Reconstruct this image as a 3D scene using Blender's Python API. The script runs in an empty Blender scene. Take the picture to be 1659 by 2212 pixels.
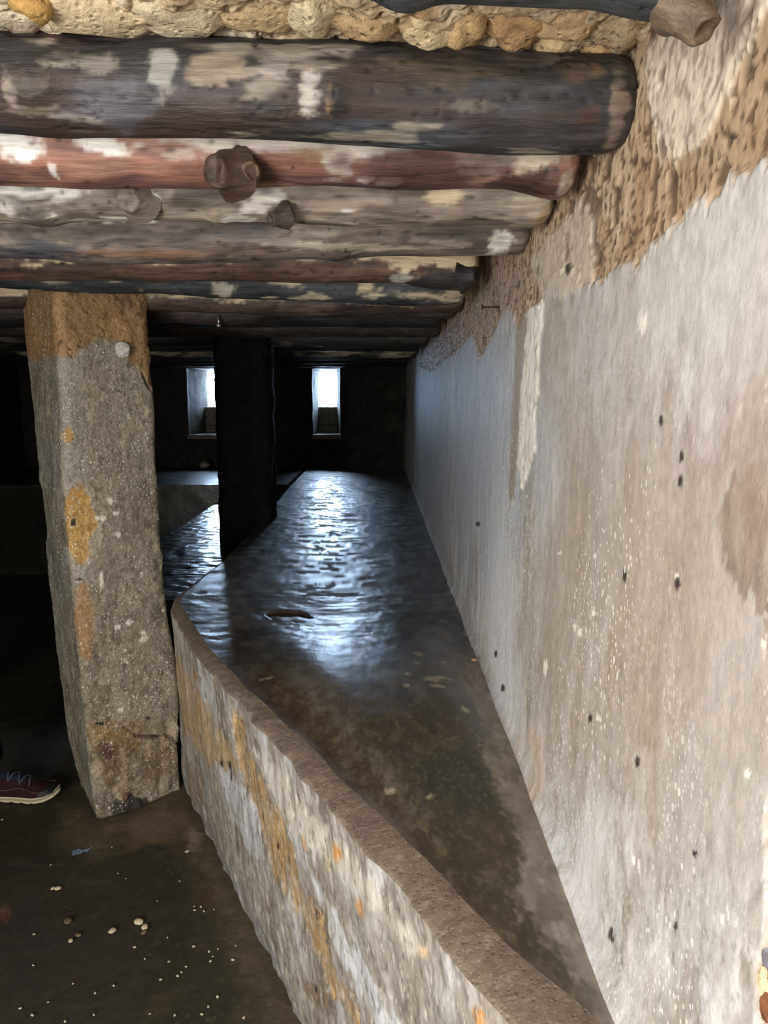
import bpy, math, random
import numpy as np
from mathutils import Vector, Matrix

S = bpy.context.scene
COL = S.collection
R = math.radians
rng = np.random.default_rng(7)

# ------------------------------------------------------------------ camera
FOC = 1600.0                                   # focal length in pixels of the 1659 x 2212 frame
EYE = np.array([0.0, 0.0, 1.45])
PITCH = math.atan(246 / FOC)
YAW = math.atan(14.5 / FOC)                    # towards the right wall
fw = np.array([math.sin(YAW) * math.cos(PITCH), math.cos(YAW) * math.cos(PITCH), -math.sin(PITCH)])
rt = np.cross(fw, [0, 0, 1]); rt /= np.linalg.norm(rt)
up = np.cross(rt, fw)
cam = bpy.data.cameras.new('camera'); camo = bpy.data.objects.new('camera', cam); COL.objects.link(camo)
cam.sensor_fit = 'VERTICAL'; cam.sensor_height = 36.0; cam.lens = FOC * 36.0 / 2212.0
cam.clip_start = 0.02
camo.matrix_world = Matrix(((rt[0], up[0], -fw[0], EYE[0]), (rt[1], up[1], -fw[1], EYE[1]),
                            (rt[2], up[2], -fw[2], EYE[2]), (0, 0, 0, 1)))
S.camera = camo

# ------------------------------------------------------------------ sky, lights, exposure
S.view_settings.view_transform = 'Standard'; S.view_settings.look = 'None'
S.view_settings.gamma = 1.0; S.view_settings.use_curve_mapping = False
S.view_settings.exposure = 0.0
W = bpy.data.worlds.new('sky'); S.world = W; W.use_nodes = True
bg = W.node_tree.nodes['Background']
bg.inputs[0].default_value = (0.52, 0.72, 1.0, 1); bg.inputs[1].default_value = 95.0


def area_light(name, loc, target, sx, sy, power, color):
    L = bpy.data.lights.new(name, 'AREA'); L.shape = 'RECTANGLE'; L.size = sx; L.size_y = sy
    L.energy = power; L.color = color
    o = bpy.data.objects.new(name, L); COL.objects.link(o); o.location = loc
    o.rotation_euler = (Vector(target) - Vector(loc)).to_track_quat('-Z', 'Y').to_euler()
    return L, o


# daylight coming in through the entrance behind and to the left of the camera
area_light('entrance_daylight', (-1.25, -0.95, 1.15), (0.25, 0.55, 1.12), 0.85, 1.0, 82.0, (1.0, 0.975, 0.94))
area_light('doorway_daylight', (-0.35, -1.18, 1.05), (-0.1, 1.0, 1.30), 0.55, 0.9, 17.0, (0.95, 0.97, 1.0))
for nm, x, y in (('window_portal', -0.53, 8.25), ('window_portal', -1.735, 8.25)):
    L, o = area_light(nm, (x, y, 1.45), (x, 0, 1.45), 0.5, 1.0, 1.0, (1, 1, 1))
    L.cycles.is_portal = True


# ------------------------------------------------------------------ authoring helpers: pixel -> point on a real plane
def ray(x, y): return fw + rt * ((x - 829.5) / FOC) - up * ((y - 1106.0) / FOC)
def atZ(x, y, z): d = ray(x, y); return EYE + d * ((z - EYE[2]) / d[2])
def atY(x, y, Y): d = ray(x, y); return EYE + d * (Y / d[1])
def atX(x, y, X): d = ray(x, y); return EYE + d * (X / d[0])


# ------------------------------------------------------------------ vector noise
_perm = np.random.default_rng(3).permutation(256).astype(np.int32)
_perm = np.concatenate([_perm, _perm, _perm])
_g = np.random.default_rng(5).normal(size=(256, 3)).astype(np.float32); _g /= np.linalg.norm(_g, axis=1)[:, None]


def perlin(P):
    P = np.asarray(P, np.float32)
    fl = np.floor(P); I = fl.astype(np.int32) & 255; f = P - fl
    w = f * f * f * (f * (f * 6 - 15) + 10)
    out = 0
    for dx in (0, 1):
        wx = w[:, 0] if dx else 1 - w[:, 0]
        for dy in (0, 1):
            wy = w[:, 1] if dy else 1 - w[:, 1]
            for dz in (0, 1):
                wz = w[:, 2] if dz else 1 - w[:, 2]
                h = _perm[_perm[_perm[I[:, 0] + dx] + I[:, 1] + dy] + I[:, 2] + dz] & 255
                g = _g[h]
                out = out + wx * wy * wz * (g[:, 0] * (f[:, 0] - dx) + g[:, 1] * (f[:, 1] - dy) + g[:, 2] * (f[:, 2] - dz))
    return out * 1.6


def fbm(P, freq=1.0, octv=3, seed=0.0, gain=0.5):
    P = np.asarray(P, np.float32) * np.asarray(freq, np.float32) + seed * 17.31 + 5.5
    a = 1.0; s = 0; t = 0
    for _ in range(octv):
        s = s + a * perlin(P); t += a; a *= gain; P = P * 2.03 + 11.7
    return s / t


def sstep(e0, e1, x):
    t = np.clip((x - e0) / (e1 - e0 + 1e-12), 0, 1); return t * t * (3 - 2 * t)


def lin(c):
    c = np.asarray(c, np.float64) / 255.0
    return np.where(c <= 0.04045, c / 12.92, ((c + 0.055) / 1.055) ** 2.4)


# ------------------------------------------------------------------ mesh helpers
def link_mesh(name, V, F, mat, parent=None, smooth=True, col=None, attrs=None):
    me = bpy.data.meshes.new(name)
    V = np.asarray(V, np.float32); n = len(V)
    if isinstance(F, np.ndarray):
        m, k = F.shape
        me.vertices.add(n); me.vertices.foreach_set('co', V.ravel())
        me.loops.add(m * k); me.loops.foreach_set('vertex_index', F.astype(np.int32).ravel())
        me.polygons.add(m); me.polygons.foreach_set('loop_start', np.arange(0, m * k, k, dtype=np.int32))
        me.polygons.foreach_set('loop_total', np.full(m, k, np.int32))
    else:
        me.from_pydata([tuple(map(float, v)) for v in V], [], F)
    me.update(calc_edges=True)
    me.polygons.foreach_set('use_smooth', np.full(len(me.polygons), smooth))
    if col is not None:
        a = me.color_attributes.new('Col', 'FLOAT_COLOR', 'POINT')
        c4 = np.ones((n, 4), np.float32); c4[:, :3] = col; a.data.foreach_set('color', c4.ravel())
    for k_, v_ in (attrs or {}).items():
        a = me.attributes.new(k_, 'FLOAT', 'POINT'); a.data.foreach_set('value', np.asarray(v_, np.float32))
    if mat: me.materials.append(mat)
    o = bpy.data.objects.new(name, me); COL.objects.link(o)
    if parent: o.parent = parent
    return o


def grid_faces(nr, nc, close=False, flip=False):
    i = np.arange(nr - 1)[:, None]; j = np.arange(nc if close else nc - 1)[None, :]
    j2 = (j + 1) % nc
    F = np.stack([i * nc + j, i * nc + j2, (i + 1) * nc + j2, (i + 1) * nc + j], -1).reshape(-1, 4)
    return F[:, ::-1].copy() if flip else F


def tag(o, label=None, cat=None, group=None, kind=None):
    if label: o['label'] = label
    if cat: o['category'] = cat
    if group: o['group'] = group
    if kind: o['kind'] = kind
    return o


def empty(name, loc=(0, 0, 0)):
    o = bpy.data.objects.new(name, None); COL.objects.link(o); o.location = loc; o.empty_display_size = 0.1
    return o


def under(o, parent):
    """parent an object built in world coordinates without moving it"""
    o.parent = parent
    o.matrix_parent_inverse = Matrix.Translation(parent.location).inverted()
    return o


# ------------------------------------------------------------------ materials
def surface(name, fine=90.0, fine_amt=0.22, stretch=(1, 1, 1), bump=0.35, bump_dist=0.004, rough=0.75, spec=0.35,
            speck=0.0, speck_scale=260.0, speck_col=(0.80, 0.77, 0.68), pits=0.0, pit_scale=120.0, use_rough=False, rgb=None):
    m = bpy.data.materials.new(name); m.use_nodes = True
    nt = m.node_tree; N = nt.nodes; L = nt.links
    b = N['Principled BSDF']; b.inputs['Specular IOR Level'].default_value = spec
    tc = N.new('ShaderNodeTexCoord'); mp = N.new('ShaderNodeMapping'); mp.inputs['Scale'].default_value = stretch
    L.new(tc.outputs['Object'], mp.inputs[0])
    if rgb is None:
        at = N.new('ShaderNodeAttribute'); at.attribute_name = 'Col'; base = at.outputs['Color']
    else:
        at = N.new('ShaderNodeRGB'); at.outputs[0].default_value = (*lin(rgb), 1); base = at.outputs[0]
    nz = N.new('ShaderNodeTexNoise'); nz.inputs['Scale'].default_value = fine; nz.inputs['Detail'].default_value = 6
    nz.inputs['Roughness'].default_value = 0.65; L.new(mp.outputs[0], nz.inputs['Vector'])
    mr = N.new('ShaderNodeMapRange'); mr.inputs[1].default_value = 0.3; mr.inputs[2].default_value = 0.7
    mr.inputs[3].default_value = 1 - fine_amt; mr.inputs[4].default_value = 1 + fine_amt
    L.new(nz.outputs['Fac'], mr.inputs[0])
    mx = N.new('ShaderNodeMix'); mx.data_type = 'RGBA'; mx.blend_type = 'MULTIPLY'; mx.inputs[0].default_value = 1
    mx.clamp_result = False
    L.new(base, mx.inputs[6]); L.new(mr.outputs[0], mx.inputs[7]); colour = mx.outputs[2]
    height = nz.outputs['Fac']
    if speck > 0:
        sa = N.new('ShaderNodeAttribute'); sa.attribute_name = 'speck'
        mask = None
        for sc_, cut in ((speck_scale, 0.20), (speck_scale * 0.45, 0.14)):
            v = N.new('ShaderNodeTexVoronoi'); v.inputs['Scale'].default_value = sc_; L.new(mp.outputs[0], v.inputs['Vector'])
            sz = N.new('ShaderNodeSeparateColor'); L.new(v.outputs['Color'], sz.inputs[0])
            # only some cells hold a chip, of a size of their own
            a1 = N.new('ShaderNodeMath'); a1.operation = 'MULTIPLY'; L.new(sz.outputs[0], a1.inputs[0]); a1.inputs[1].default_value = cut * 1.9
            a2 = N.new('ShaderNodeMath'); a2.operation = 'LESS_THAN'; L.new(v.outputs['Distance'], a2.inputs[0]); L.new(a1.outputs[0], a2.inputs[1])
            a3 = N.new('ShaderNodeMath'); a3.operation = 'GREATER_THAN'; L.new(sz.outputs[1], a3.inputs[0]); a3.inputs[1].default_value = 0.2
            a4 = N.new('ShaderNodeMath'); a4.operation = 'MULTIPLY'; L.new(a2.outputs[0], a4.inputs[0]); L.new(a3.outputs[0], a4.inputs[1])
            if mask is None: mask = a4
            else:
                a5 = N.new('ShaderNodeMath'); a5.operation = 'MAXIMUM'; L.new(mask.outputs[0], a5.inputs[0]); L.new(a4.outputs[0], a5.inputs[1]); mask = a5
        f = N.new('ShaderNodeMath'); f.operation = 'MULTIPLY'; L.new(mask.outputs[0], f.inputs[0]); L.new(sa.outputs['Fac'], f.inputs[1])
        f2 = N.new('ShaderNodeMath'); f2.operation = 'MULTIPLY'; L.new(f.outputs[0], f2.inputs[0]); f2.inputs[1].default_value = speck
        m2 = N.new('ShaderNodeMix'); m2.data_type = 'RGBA'; L.new(f2.outputs[0], m2.inputs[0])
        L.new(colour, m2.inputs[6]); m2.inputs[7].default_value = (*speck_col, 1); colour = m2.outputs[2]
    if pits > 0:
        v = N.new('ShaderNodeTexVoronoi'); v.inputs['Scale'].default_value = pit_scale; L.new(mp.outputs[0], v.inputs['Vector'])
        pr = N.new('ShaderNodeMapRange'); pr.inputs[1].default_value = 0.0; pr.inputs[2].default_value = 0.35
        L.new(v.outputs['Distance'], pr.inputs[0])
        ad = N.new('ShaderNodeMath'); ad.operation = 'MULTIPLY_ADD'; L.new(pr.outputs[0], ad.inputs[0]); ad.inputs[1].default_value = pits
        L.new(nz.outputs['Fac'], ad.inputs[2]); height = ad.outputs[0]
    bp = N.new('ShaderNodeBump'); bp.inputs['Strength'].default_value = bump; bp.inputs['Distance'].default_value = bump_dist
    L.new(height, bp.inputs['Height']); L.new(bp.outputs[0], b.inputs['Normal'])
    if use_rough:
        ra = N.new('ShaderNodeAttribute'); ra.attribute_name = 'rough'; L.new(ra.outputs['Fac'], b.inputs['Roughness'])
    else:
        b.inputs['Roughness'].default_value = rough
    L.new(colour, b.inputs['Base Color'])
    return m


def plain(name, rgb, rough=0.6, spec=0.4, metal=0.0, fine=60, amt=0.15, bump=0.15):
    m = surface(name, fine=fine, fine_amt=amt, bump=bump, bump_dist=0.001, rough=rough, spec=spec, rgb=rgb)
    m.node_tree.nodes['Principled BSDF'].inputs['Metallic'].default_value = metal
    return m


M_wall = surface('cement_wall', fine=70, fine_amt=0.16, stretch=(1, 1, 0.7), bump=0.4, bump_dist=0.003, rough=0.62, spec=0.35,
                 speck=0.85, speck_scale=170, pits=0.25, pit_scale=160)
M_pillar = surface('pillar_cement', fine=90, fine_amt=0.38, bump=0.8, bump_dist=0.006, rough=0.50, spec=0.45, speck=0.85, speck_scale=130,
                   pits=0.5, pit_scale=75)
M_face = surface('bench_plaster', fine=60, fine_amt=0.25, stretch=(1, 1, 0.35), bump=0.55, bump_dist=0.005, rough=0.7, spec=0.3,
                 speck=0.35, speck_scale=170, pits=0.4, pit_scale=110)
M_bench = surface('wet_cement', fine=30, fine_amt=0.30, stretch=(1, 0.45, 1), bump=0.28, bump_dist=0.006, spec=0.95, use_rough=True,
                  speck=0.3, speck_scale=190, speck_col=(0.30, 0.27, 0.20))
M_floor = surface('dark_floor', fine=45, fine_amt=0.22, bump=0.15, bump_dist=0.003, spec=0.35, use_rough=True,
                  speck=0.35, speck_scale=60, speck_col=(0.30, 0.28, 0.22))
M_wood = surface('old_wood', fine=85, fine_amt=0.5, stretch=(0.12, 1, 1), bump=0.7, bump_dist=0.005, rough=0.55, spec=0.4)
M_rubble = surface('lime_rubble', fine=80, fine_amt=0.30, bump=0.9, bump_dist=0.007, rough=0.85, spec=0.2, pits=0.6, pit_scale=85)
M_dark = surface('dark_masonry', fine=20, fine_amt=0.3, bump=0.7, bump_dist=0.01, rough=0.85, spec=0.2)


# ------------------------------------------------------------------ painter: stains and patches traced at image pixels, then fixed in surface coordinates
class Paint:
    def __init__(s, P, uv, to_uv, base, freq=(1, 1, 1), seed=0.0):
        s.P = np.asarray(P, np.float32); s.uv = uv; s.to_uv = to_uv
        s.col = np.tile(lin(base), (len(P), 1)); s.n = len(P)
        fr = np.asarray(freq, np.float32)
        s.n1 = fbm(s.P, fr * 5, 3, seed + 1); s.n2 = fbm(s.P, fr * 22, 3, seed + 2); s.n3 = fbm(s.P, fr * 90, 2, seed + 3)
        s.fr = fr; s.seed = seed

    def mix(s, m, color):
        s.col += (lin(color) - s.col) * m[:, None]; return m

    def mottle(s, color, scale, lo=0.0, hi=0.15, amt=1.0, seed=0, mask=None, octv=4):
        m = sstep(lo, hi, fbm(s.P, s.fr * scale, octv, s.seed + 10 + seed)) * amt
        if mask is not None: m = m * mask
        return s.mix(m, color)

    def blob(s, cx, cy, rx, ry, color, amt=1.0, soft=0.25, warp=0.8, fine=0.5):
        c = s.to_uv(cx, cy)
        a = (s.to_uv(cx + rx, cy) - s.to_uv(cx - rx, cy)) / 2; b = (s.to_uv(cx, cy + ry) - s.to_uv(cx, cy - ry)) / 2
        q = (s.uv - c) @ np.linalg.inv(np.array([a, b]))
        r2 = (q ** 2).sum(1); idx = np.nonzero(r2 < 9.0)[0]; m = np.zeros(s.n)
        if len(idx):
            size = math.sqrt(abs(a[0] * b[1] - a[1] * b[0])) + 1e-5
            el = np.clip(np.array([1.0, 1.0, 1.0]) * s.fr, 0.25, 1.3)
            nz = fbm(s.P[idx], el * (0.9 / size), 5, s.seed + cx * 0.013 + cy * 0.007, 0.62)
            d = np.sqrt(r2[idx]) - 1 + (0.55 + warp * 0.9 + fine * 0.3) * nz
            m[idx] = sstep(soft, -soft, d) * amt
        return s.mix(m, color) if color is not None else m

    def poly(s, pts, color, amt=1.0, soft=0.01, warp=0.02, fine=0.008):
        q = np.array([s.to_uv(*p) for p in pts]); x, y = s.uv[:, 0], s.uv[:, 1]
        dmin = np.full(s.n, 1e9); ins = np.zeros(s.n, bool)
        for i in range(len(q)):
            a, b = q[i], q[(i + 1) % len(q)]; e = b - a
            t = np.clip(((x - a[0]) * e[0] + (y - a[1]) * e[1]) / (e @ e + 1e-12), 0, 1)
            dmin = np.minimum(dmin, (x - a[0] - t * e[0]) ** 2 + (y - a[1] - t * e[1]) ** 2)
            cr = ((a[1] > y) != (b[1] > y)); xi = a[0] + (y - a[1]) * e[0] / (e[1] if abs(e[1]) > 1e-12 else 1e-12)
            ins ^= cr & (x < xi)
        d = np.sqrt(dmin) * np.where(ins, -1, 1) + warp * (1.1 * s.n1 + 1.2 * s.n2) + fine * 1.8 * s.n3
        m = sstep(soft, -soft, d) * amt
        return s.mix(m, color) if color is not None else m


def logspace(a, b, n, off=0.0):
    return np.exp(np.linspace(math.log(a + off), math.log(b + off), n)) - off


FAR = 7.6
LEFT = -3.6
BACK = -1.3
CEIL = 1.865
WX = 0.28                                       # right wall

# ================================================================== SETTING
# ---- right wall
def wall_x(z): return WX + 0.016 * (z - 0.75)
ys = np.concatenate([np.linspace(BACK, 0.40, 14)[:-1], logspace(0.40, 2.6, 420), logspace(2.6, FAR + 0.05, 110)[1:]])
zs = np.concatenate([np.linspace(-0.03, 0.40, 20)[:-1], np.linspace(0.40, 1.95, 560)])
YY, ZZ = np.meshgrid(ys, zs)
P = np.stack([wall_x(ZZ), YY, ZZ], -1).reshape(-1, 3)
def wuv(x, y): p = atX(x, y, WX + 0.004); return np.array([p[1], p[2]])
pw = Paint(P, P[:, 1:], wuv, (178, 176, 170), freq=(1, 1, 0.5))
pw.mottle((196, 192, 186), 4, -0.15, 0.25, 0.8, 1)
pw.mottle((160, 147, 128), 6, 0.0, 0.3, 0.7, 2)
pw.mottle((150, 138, 128), 9, 0.1, 0.35, 0.6, 3)
pw.mottle((218, 216, 214), 14, 0.06, 0.3, 0.7, 4)
pw.mottle((206, 206, 212), 5, 0.05, 0.35, 0.6, 44)
pw.mottle((148, 134, 120), 24, 0.12, 0.3, 0.55, 45)
pw.mottle((140, 128, 112), 30, 0.15, 0.4, 0.35, 5)
pw.mottle((205, 200, 190), 60, 0.1, 0.4, 0.4, 6)
pw.mottle((120, 110, 98), 110, 0.15, 0.4, 0.5, 60)
pw.mottle((226, 222, 214), 130, 0.22, 0.4, 0.5, 61)
# vertical run-off streaks
stk = sstep(1.62, 1.45, P[:, 2]) * sstep(0.9, 1.6, P[:, 1])
pw.mix(sstep(0.08, 0.3, fbm(P, (1, 22, 2.2), 4, 140, 0.6)) * 0.6 * (0.35 + 0.65 * stk), (214, 216, 222))
pw.mix(sstep(0.12, 0.34, fbm(P, (1, 26, 2.6), 4, 141, 0.6)) * 0.55 * (0.35 + 0.65 * stk), (126, 121, 114))
# large tone regions
pw.blob(1520, 620, 200, 260, (200, 197, 190), 0.7, 0.5)
pw.blob(1250, 1350, 180, 330, (166, 152, 130), 0.6, 0.5)
pw.blob(1480, 1250, 160, 330, (168, 152, 138), 0.5, 0.5)
pw.blob(1560, 1700, 120, 330, (178, 172, 164), 0.5, 0.5)
pw.blob(1210, 950, 90, 330, (168, 156, 138), 0.45, 0.5)
mbr = pw.poly([(1545, 1090), (1580, 1060), (1620, 1050), (1680, 1060), (1700, 1180), (1680, 1260), (1640, 1330), (1620, 1310), (1600, 1240), (1570, 1210), (1550, 1150)], (136, 118, 104), 0.85, 0.004, 0.02, 0.012)
pw.mottle((172, 158, 142), 30, 0.02, 0.2, 0.7, 71, mbr)
pw.blob(1600, 1040, 40, 130, (150, 130, 116), 0.5, 0.5, 1.2)
pw.blob(1075, 1300, 28, 260, (224, 225, 226), 0.7, 0.6, 1.0)
pw.blob(1110, 1500, 26, 120, (216, 216, 216), 0.6, 0.5, 1.0)
pw.blob(1280, 1900, 45, 160, (216, 214, 212), 0.7, 0.5, 1.0)
pw.blob(1390, 2130, 36, 110, (212, 208, 202), 0.6, 0.5, 1.0)
pw.blob(1160, 1610, 30, 80, (200, 178, 148), 0.6, 0.5, 1.0)
pw.blob(1170, 1000, 26, 150, (196, 196, 200), 0.5, 0.6, 1.0)
pw.blob(1030, 900, 60, 240, (176, 182, 192), 0.6, 0.6, 1.0)
pw.blob(930, 950, 40, 260, (150, 154, 162), 0.6, 0.6, 1.0)
# fallen plaster: rough tan earth and old whitewash above
up_poly = [(1659, 345), (1600, 350), (1560, 380), (1500, 415), (1460, 455), (1400, 505), (1370, 545), (1310, 590), (1260, 620),
           (1215, 560), (1180, 600), (1160, 650), (1110, 700), (1080, 660), (1050, 740), (1030, 770), (1010, 720), (990, 750), (960, 770),
           (930, 800), (905, 790), (895, 700), (940, 600), (1100, 350), (1300, 0), (1400, -400), (2400, -1400), (2600, 200)]
mt = pw.poly(up_poly, (186, 160, 130), 1.0, 0.004, 0.016, 0.010)
m_in = mt.copy()
pw.mottle((156, 126, 96), 16, 0.0, 0.3, 0.7, 7, mt)
pw.mottle((128, 98, 72), 70, 0.08, 0.3, 0.8, 77, mt)
pw.mottle((206, 184, 156), 26, 0.0, 0.3, 0.6, 8, mt)
m = pw.poly([(1470, 120), (1520, 60), (1600, -60), (1900, -300), (1900, 330), (1600, 345), (1560, 375), (1500, 400), (1420, 440), (1440, 330)],
            (166, 142, 114), 0.85, 0.006, 0.02, 0.008)
pw.mottle((186, 162, 132), 14, 0.0, 0.3, 0.6, 9, m)
pw.mottle((146, 112, 80), 40, 0.1, 0.35, 0.6, 29, m)
mw = pw.poly([(1365, 100), (1540, -100), (1650, -150), (1620, 20), (1560, 120), (1520, 250), (1480, 310), (1440, 330), (1390, 320), (1370, 200)],
             (220, 206, 186), 0.85, 0.006, 0.012, 0.012)
mw2 = pw.poly([(1200, 470), (1250, 400), (1265, 520), (1255, 600), (1200, 640), (1150, 640), (1130, 560), (1180, 500)], (196, 182, 162), 0.9, 0.006, 0.010, 0.008)
pw.poly([(1040, 560), (1120, 540), (1110, 640), (1050, 720), (1010, 690), (1000, 640)], (168, 150, 128), 0.8, 0.006, 0.02, 0.01)
pit = sstep(0.09, 0.19, fbm(P, (85, 85, 75), 4, 31)) * m_in * (1 - 0.55 * mw) * (1 - 0.7 * mw2)
pw.mix(pit * 0.9, (92, 72, 54))
pit2 = sstep(0.19, 0.28, fbm(P, (30, 28, 18), 4, 33)) * m_in
pw.mix(pit2 * 0.8, (88, 70, 54))
# thick white drip and a dark line beside it
md = pw.poly([(1133, 655), (1163, 650), (1158, 760), (1152, 880), (1150, 960), (1138, 1010), (1124, 1055), (1115, 1000), (1118, 900), (1124, 780)],
             (232, 226, 212), 1.0, 0.003, 0.012, 0.007)
pw.poly([(1108, 690), (1130, 680), (1118, 800), (1112, 960), (1106, 1080), (1096, 1080), (1100, 900)], (150, 132, 104), 0.75, 0.005, 0.008, 0.006)
pw.mix(sstep(0.18, 0.35, fbm(P, (60, 60, 25), 2, 41)) * md * 0.5, (150, 130, 104))
for (x, y, a, b) in ((1415, 910, 4, 11), (1458, 985, 5, 12), (1458, 1040, 5, 14), (1341, 1240, 5, 14), (1454, 1260, 7, 14), (1030, 1131, 5, 5),
                     (1073, 1412, 4, 9), (1088, 1487, 4, 8), (1325, 2015, 7, 18), (1376, 1645, 4, 12), (1273, 1552, 4, 10), (1215, 580, 5, 14),
                     (1550, 296, 9, 9), (1625, 330, 8, 16), (1460, 2000, 4, 10), (1500, 1845, 5, 8)):
    pw.blob(x, y, a, b, (52, 44, 40), 0.95, 0.3, 0.5)
for (x, y, a, b) in ((1606, 1672, 7, 13), (1560, 1990, 6, 22), (1572, 1975, 5, 20), (1380, 1870, 5, 20), (1400, 2010, 6, 9), (1370, 1860, 5, 16),
                     (1278, 1200, 7, 14), (1240, 1355, 6, 12), (1250, 1365, 6, 12), (1278, 1325, 9, 8), (1294, 1553, 10, 9), (1204, 1195, 8, 9),
                     (1370, 700, 14, 40), (1452, 1242, 6, 6), (1180, 1440, 5, 30), (1445, 2075, 5, 10), (1640, 1390, 8, 12)):
    pw.blob(x, y, a * 0.62, b * 0.62, (240, 234, 218), 0.9, 0.3, 1.2)
# broken edge low beside the camera
mb = pw.poly([(1644, 1790), (1659, 1700), (1760, 1600), (2400, 1600), (2400, 2600), (1610, 2600), (1630, 2170), (1625, 2080), (1638, 2020), (1646, 1980), (1636, 1900)],
             (156, 130, 98), 1.0, 0.002, 0.006, 0.004)
pw.mottle((128, 88, 60), 40, 0.0, 0.2, 0.9, 21, mb)
pw.mottle((190, 172, 142), 60, 0.1, 0.3, 0.8, 22, mb)
pw.mottle((70, 54, 40), 50, 0.12, 0.25, 0.8, 23, mb)
speck = sstep(-0.25, 0.25, fbm(P, (4, 4, 2), 2, 51)) * (1 - mt)
lowm = sstep(1.62, 1.25, P[:, 2]) * sstep(3.0, 1.6, P[:, 1])
speck = speck * (0.10 + 0.9 * lowm)
disp = (0.004 * fbm(P, (4, 4, 2.5), 3, 61) + 0.0012 * fbm(P, (30, 30, 12), 3, 62)
        - m_in * (0.005 + 0.004 * fbm(P, (9, 9, 9), 3, 67) + 0.0013 * fbm(P, (44, 44, 44), 5, 63, 0.7) + 0.0010 * fbm(P, (90, 90, 80), 3, 66)) + mw * 0.004 + mw2 * 0.003 - pit * 0.0012 - pit2 * 0.004
        + md * 0.004 + md * 0.003 * fbm(P, (70, 70, 40), 2, 64) - mb * (0.012 + 0.012 * fbm(P, (45, 45, 45), 3, 65)))
cove = sstep(0.79, 0.735, P[:, 2]) * 0.016
P[:, 0] -= disp + cove * sstep(0.5, 0.8, P[:, 1])
wr = link_mesh('wall_right', P, grid_faces(len(zs), len(ys), flip=True), M_wall, col=pw.col, attrs={'speck': speck})
tag(wr, kind='structure')


# ---- a closed slab of masonry (box with lumpy faces)
def lumpy_box(x0, x1, y0, y1, z0, z1, step=0.05, amp=0.006, seed=0):
    def axis(a, b): return np.linspace(a, b, max(2, min(90, int(round((b - a) / step)) + 1)))
    X, Y_, Z_ = axis(x0, x1), axis(y0, y1), axis(z0, z1)
    Vs, Fs, n = [], [], 0
    for (A, B, fn, fl) in ((X, Y_, lambda a, b: (a, b, z0), True), (X, Y_, lambda a, b: (a, b, z1), False),
                           (X, Z_, lambda a, b: (a, y0, b), False), (X, Z_, lambda a, b: (a, y1, b), True),
                           (Y_, Z_, lambda a, b: (x0, a, b), True), (Y_, Z_, lambda a, b: (x1, a, b), False)):
        g = np.meshgrid(A, B); p = fn(g[0].ravel(), g[1].ravel())
        V = np.stack([np.broadcast_to(c, g[0].size) for c in p], -1).astype(float)
        Vs.append(V); Fs.append(grid_faces(len(B), len(A), flip=fl) + n); n += len(V)
    V = np.concatenate(Vs); F = np.concatenate(Fs)
    D = np.stack([fbm(V, 9, 3, seed + k) for k in range(3)], -1)
    return V + D * amp, F


def masonry(name, boxes, mat, base, blot, parent=None, step=0.05, amp=0.006, seed=0.0):
    Vs, Fs, n = [], [], 0
    for b in boxes:
        V, F = lumpy_box(*b, step=step, amp=amp, seed=seed); Vs.append(V); Fs.append(F + n); n += len(V)
    V = np.concatenate(Vs); p = Paint(V, V[:, :2], None, base, seed=seed)
    p.mottle(blot, 5, -0.05, 0.25, 0.7, 1); p.mottle(np.array(base) * 0.7, 18, 0.05, 0.3, 0.6, 2)
    return link_mesh(name, V, np.concatenate(Fs), mat, parent, col=p.col, attrs={'speck': np.zeros(len(V)), 'rough': np.full(len(V), 0.6)})


# ---- far wall with two splayed slit windows
T = 0.65
w1, w2 = (-0.655, -0.375), (-1.92, -1.56)
zb, zt = 1.075, 1.745
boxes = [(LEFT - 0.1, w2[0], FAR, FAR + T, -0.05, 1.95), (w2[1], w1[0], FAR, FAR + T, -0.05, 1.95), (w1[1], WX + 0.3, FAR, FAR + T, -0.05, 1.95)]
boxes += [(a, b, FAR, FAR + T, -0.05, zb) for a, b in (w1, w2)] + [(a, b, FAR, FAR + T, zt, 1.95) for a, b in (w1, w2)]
wf = masonry('wall_far', boxes, M_dark, (46, 43, 38), (66, 60, 52), step=0.06, amp=0.010, seed=3)  # base colour lowered to put the far end's darkness into the masonry
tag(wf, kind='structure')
# splayed reveals: wedges of plaster narrowing the opening outwards
def wedge(name, pts, z0, z1, parent, base, seed, nz_=26):
    # pts: plan polygon, swept vertically with rough plaster
    pts = np.array(pts); loop = []
    for i in range(len(pts)):
        a, b = pts[i], pts[(i + 1) % len(pts)]
        for t in np.linspace(0, 1, 10, endpoint=False): loop.append(a + (b - a) * t)
    loop = np.array(loop); n = len(loop); z = np.linspace(z0, z1, nz_)
    V = np.concatenate([np.c_[loop, np.full(n, h)] for h in z])
    D = np.stack([fbm(V, 14, 3, seed + k) for k in range(2)] + [np.zeros(len(V))], -1)
    V = V + D * 0.012
    F = [tuple(f) for f in grid_faces(nz_, n, close=True)] + [tuple(range(n))[::-1], tuple(range((nz_ - 1) * n, nz_ * n))]
    p = Paint(V, V[:, :2], None, base, seed=seed); p.mottle(np.array(base) * 0.6, 16, 0, 0.25, 0.7, 1)
    return link_mesh(name, V, F, M_rubble, parent, col=p.col)


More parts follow.
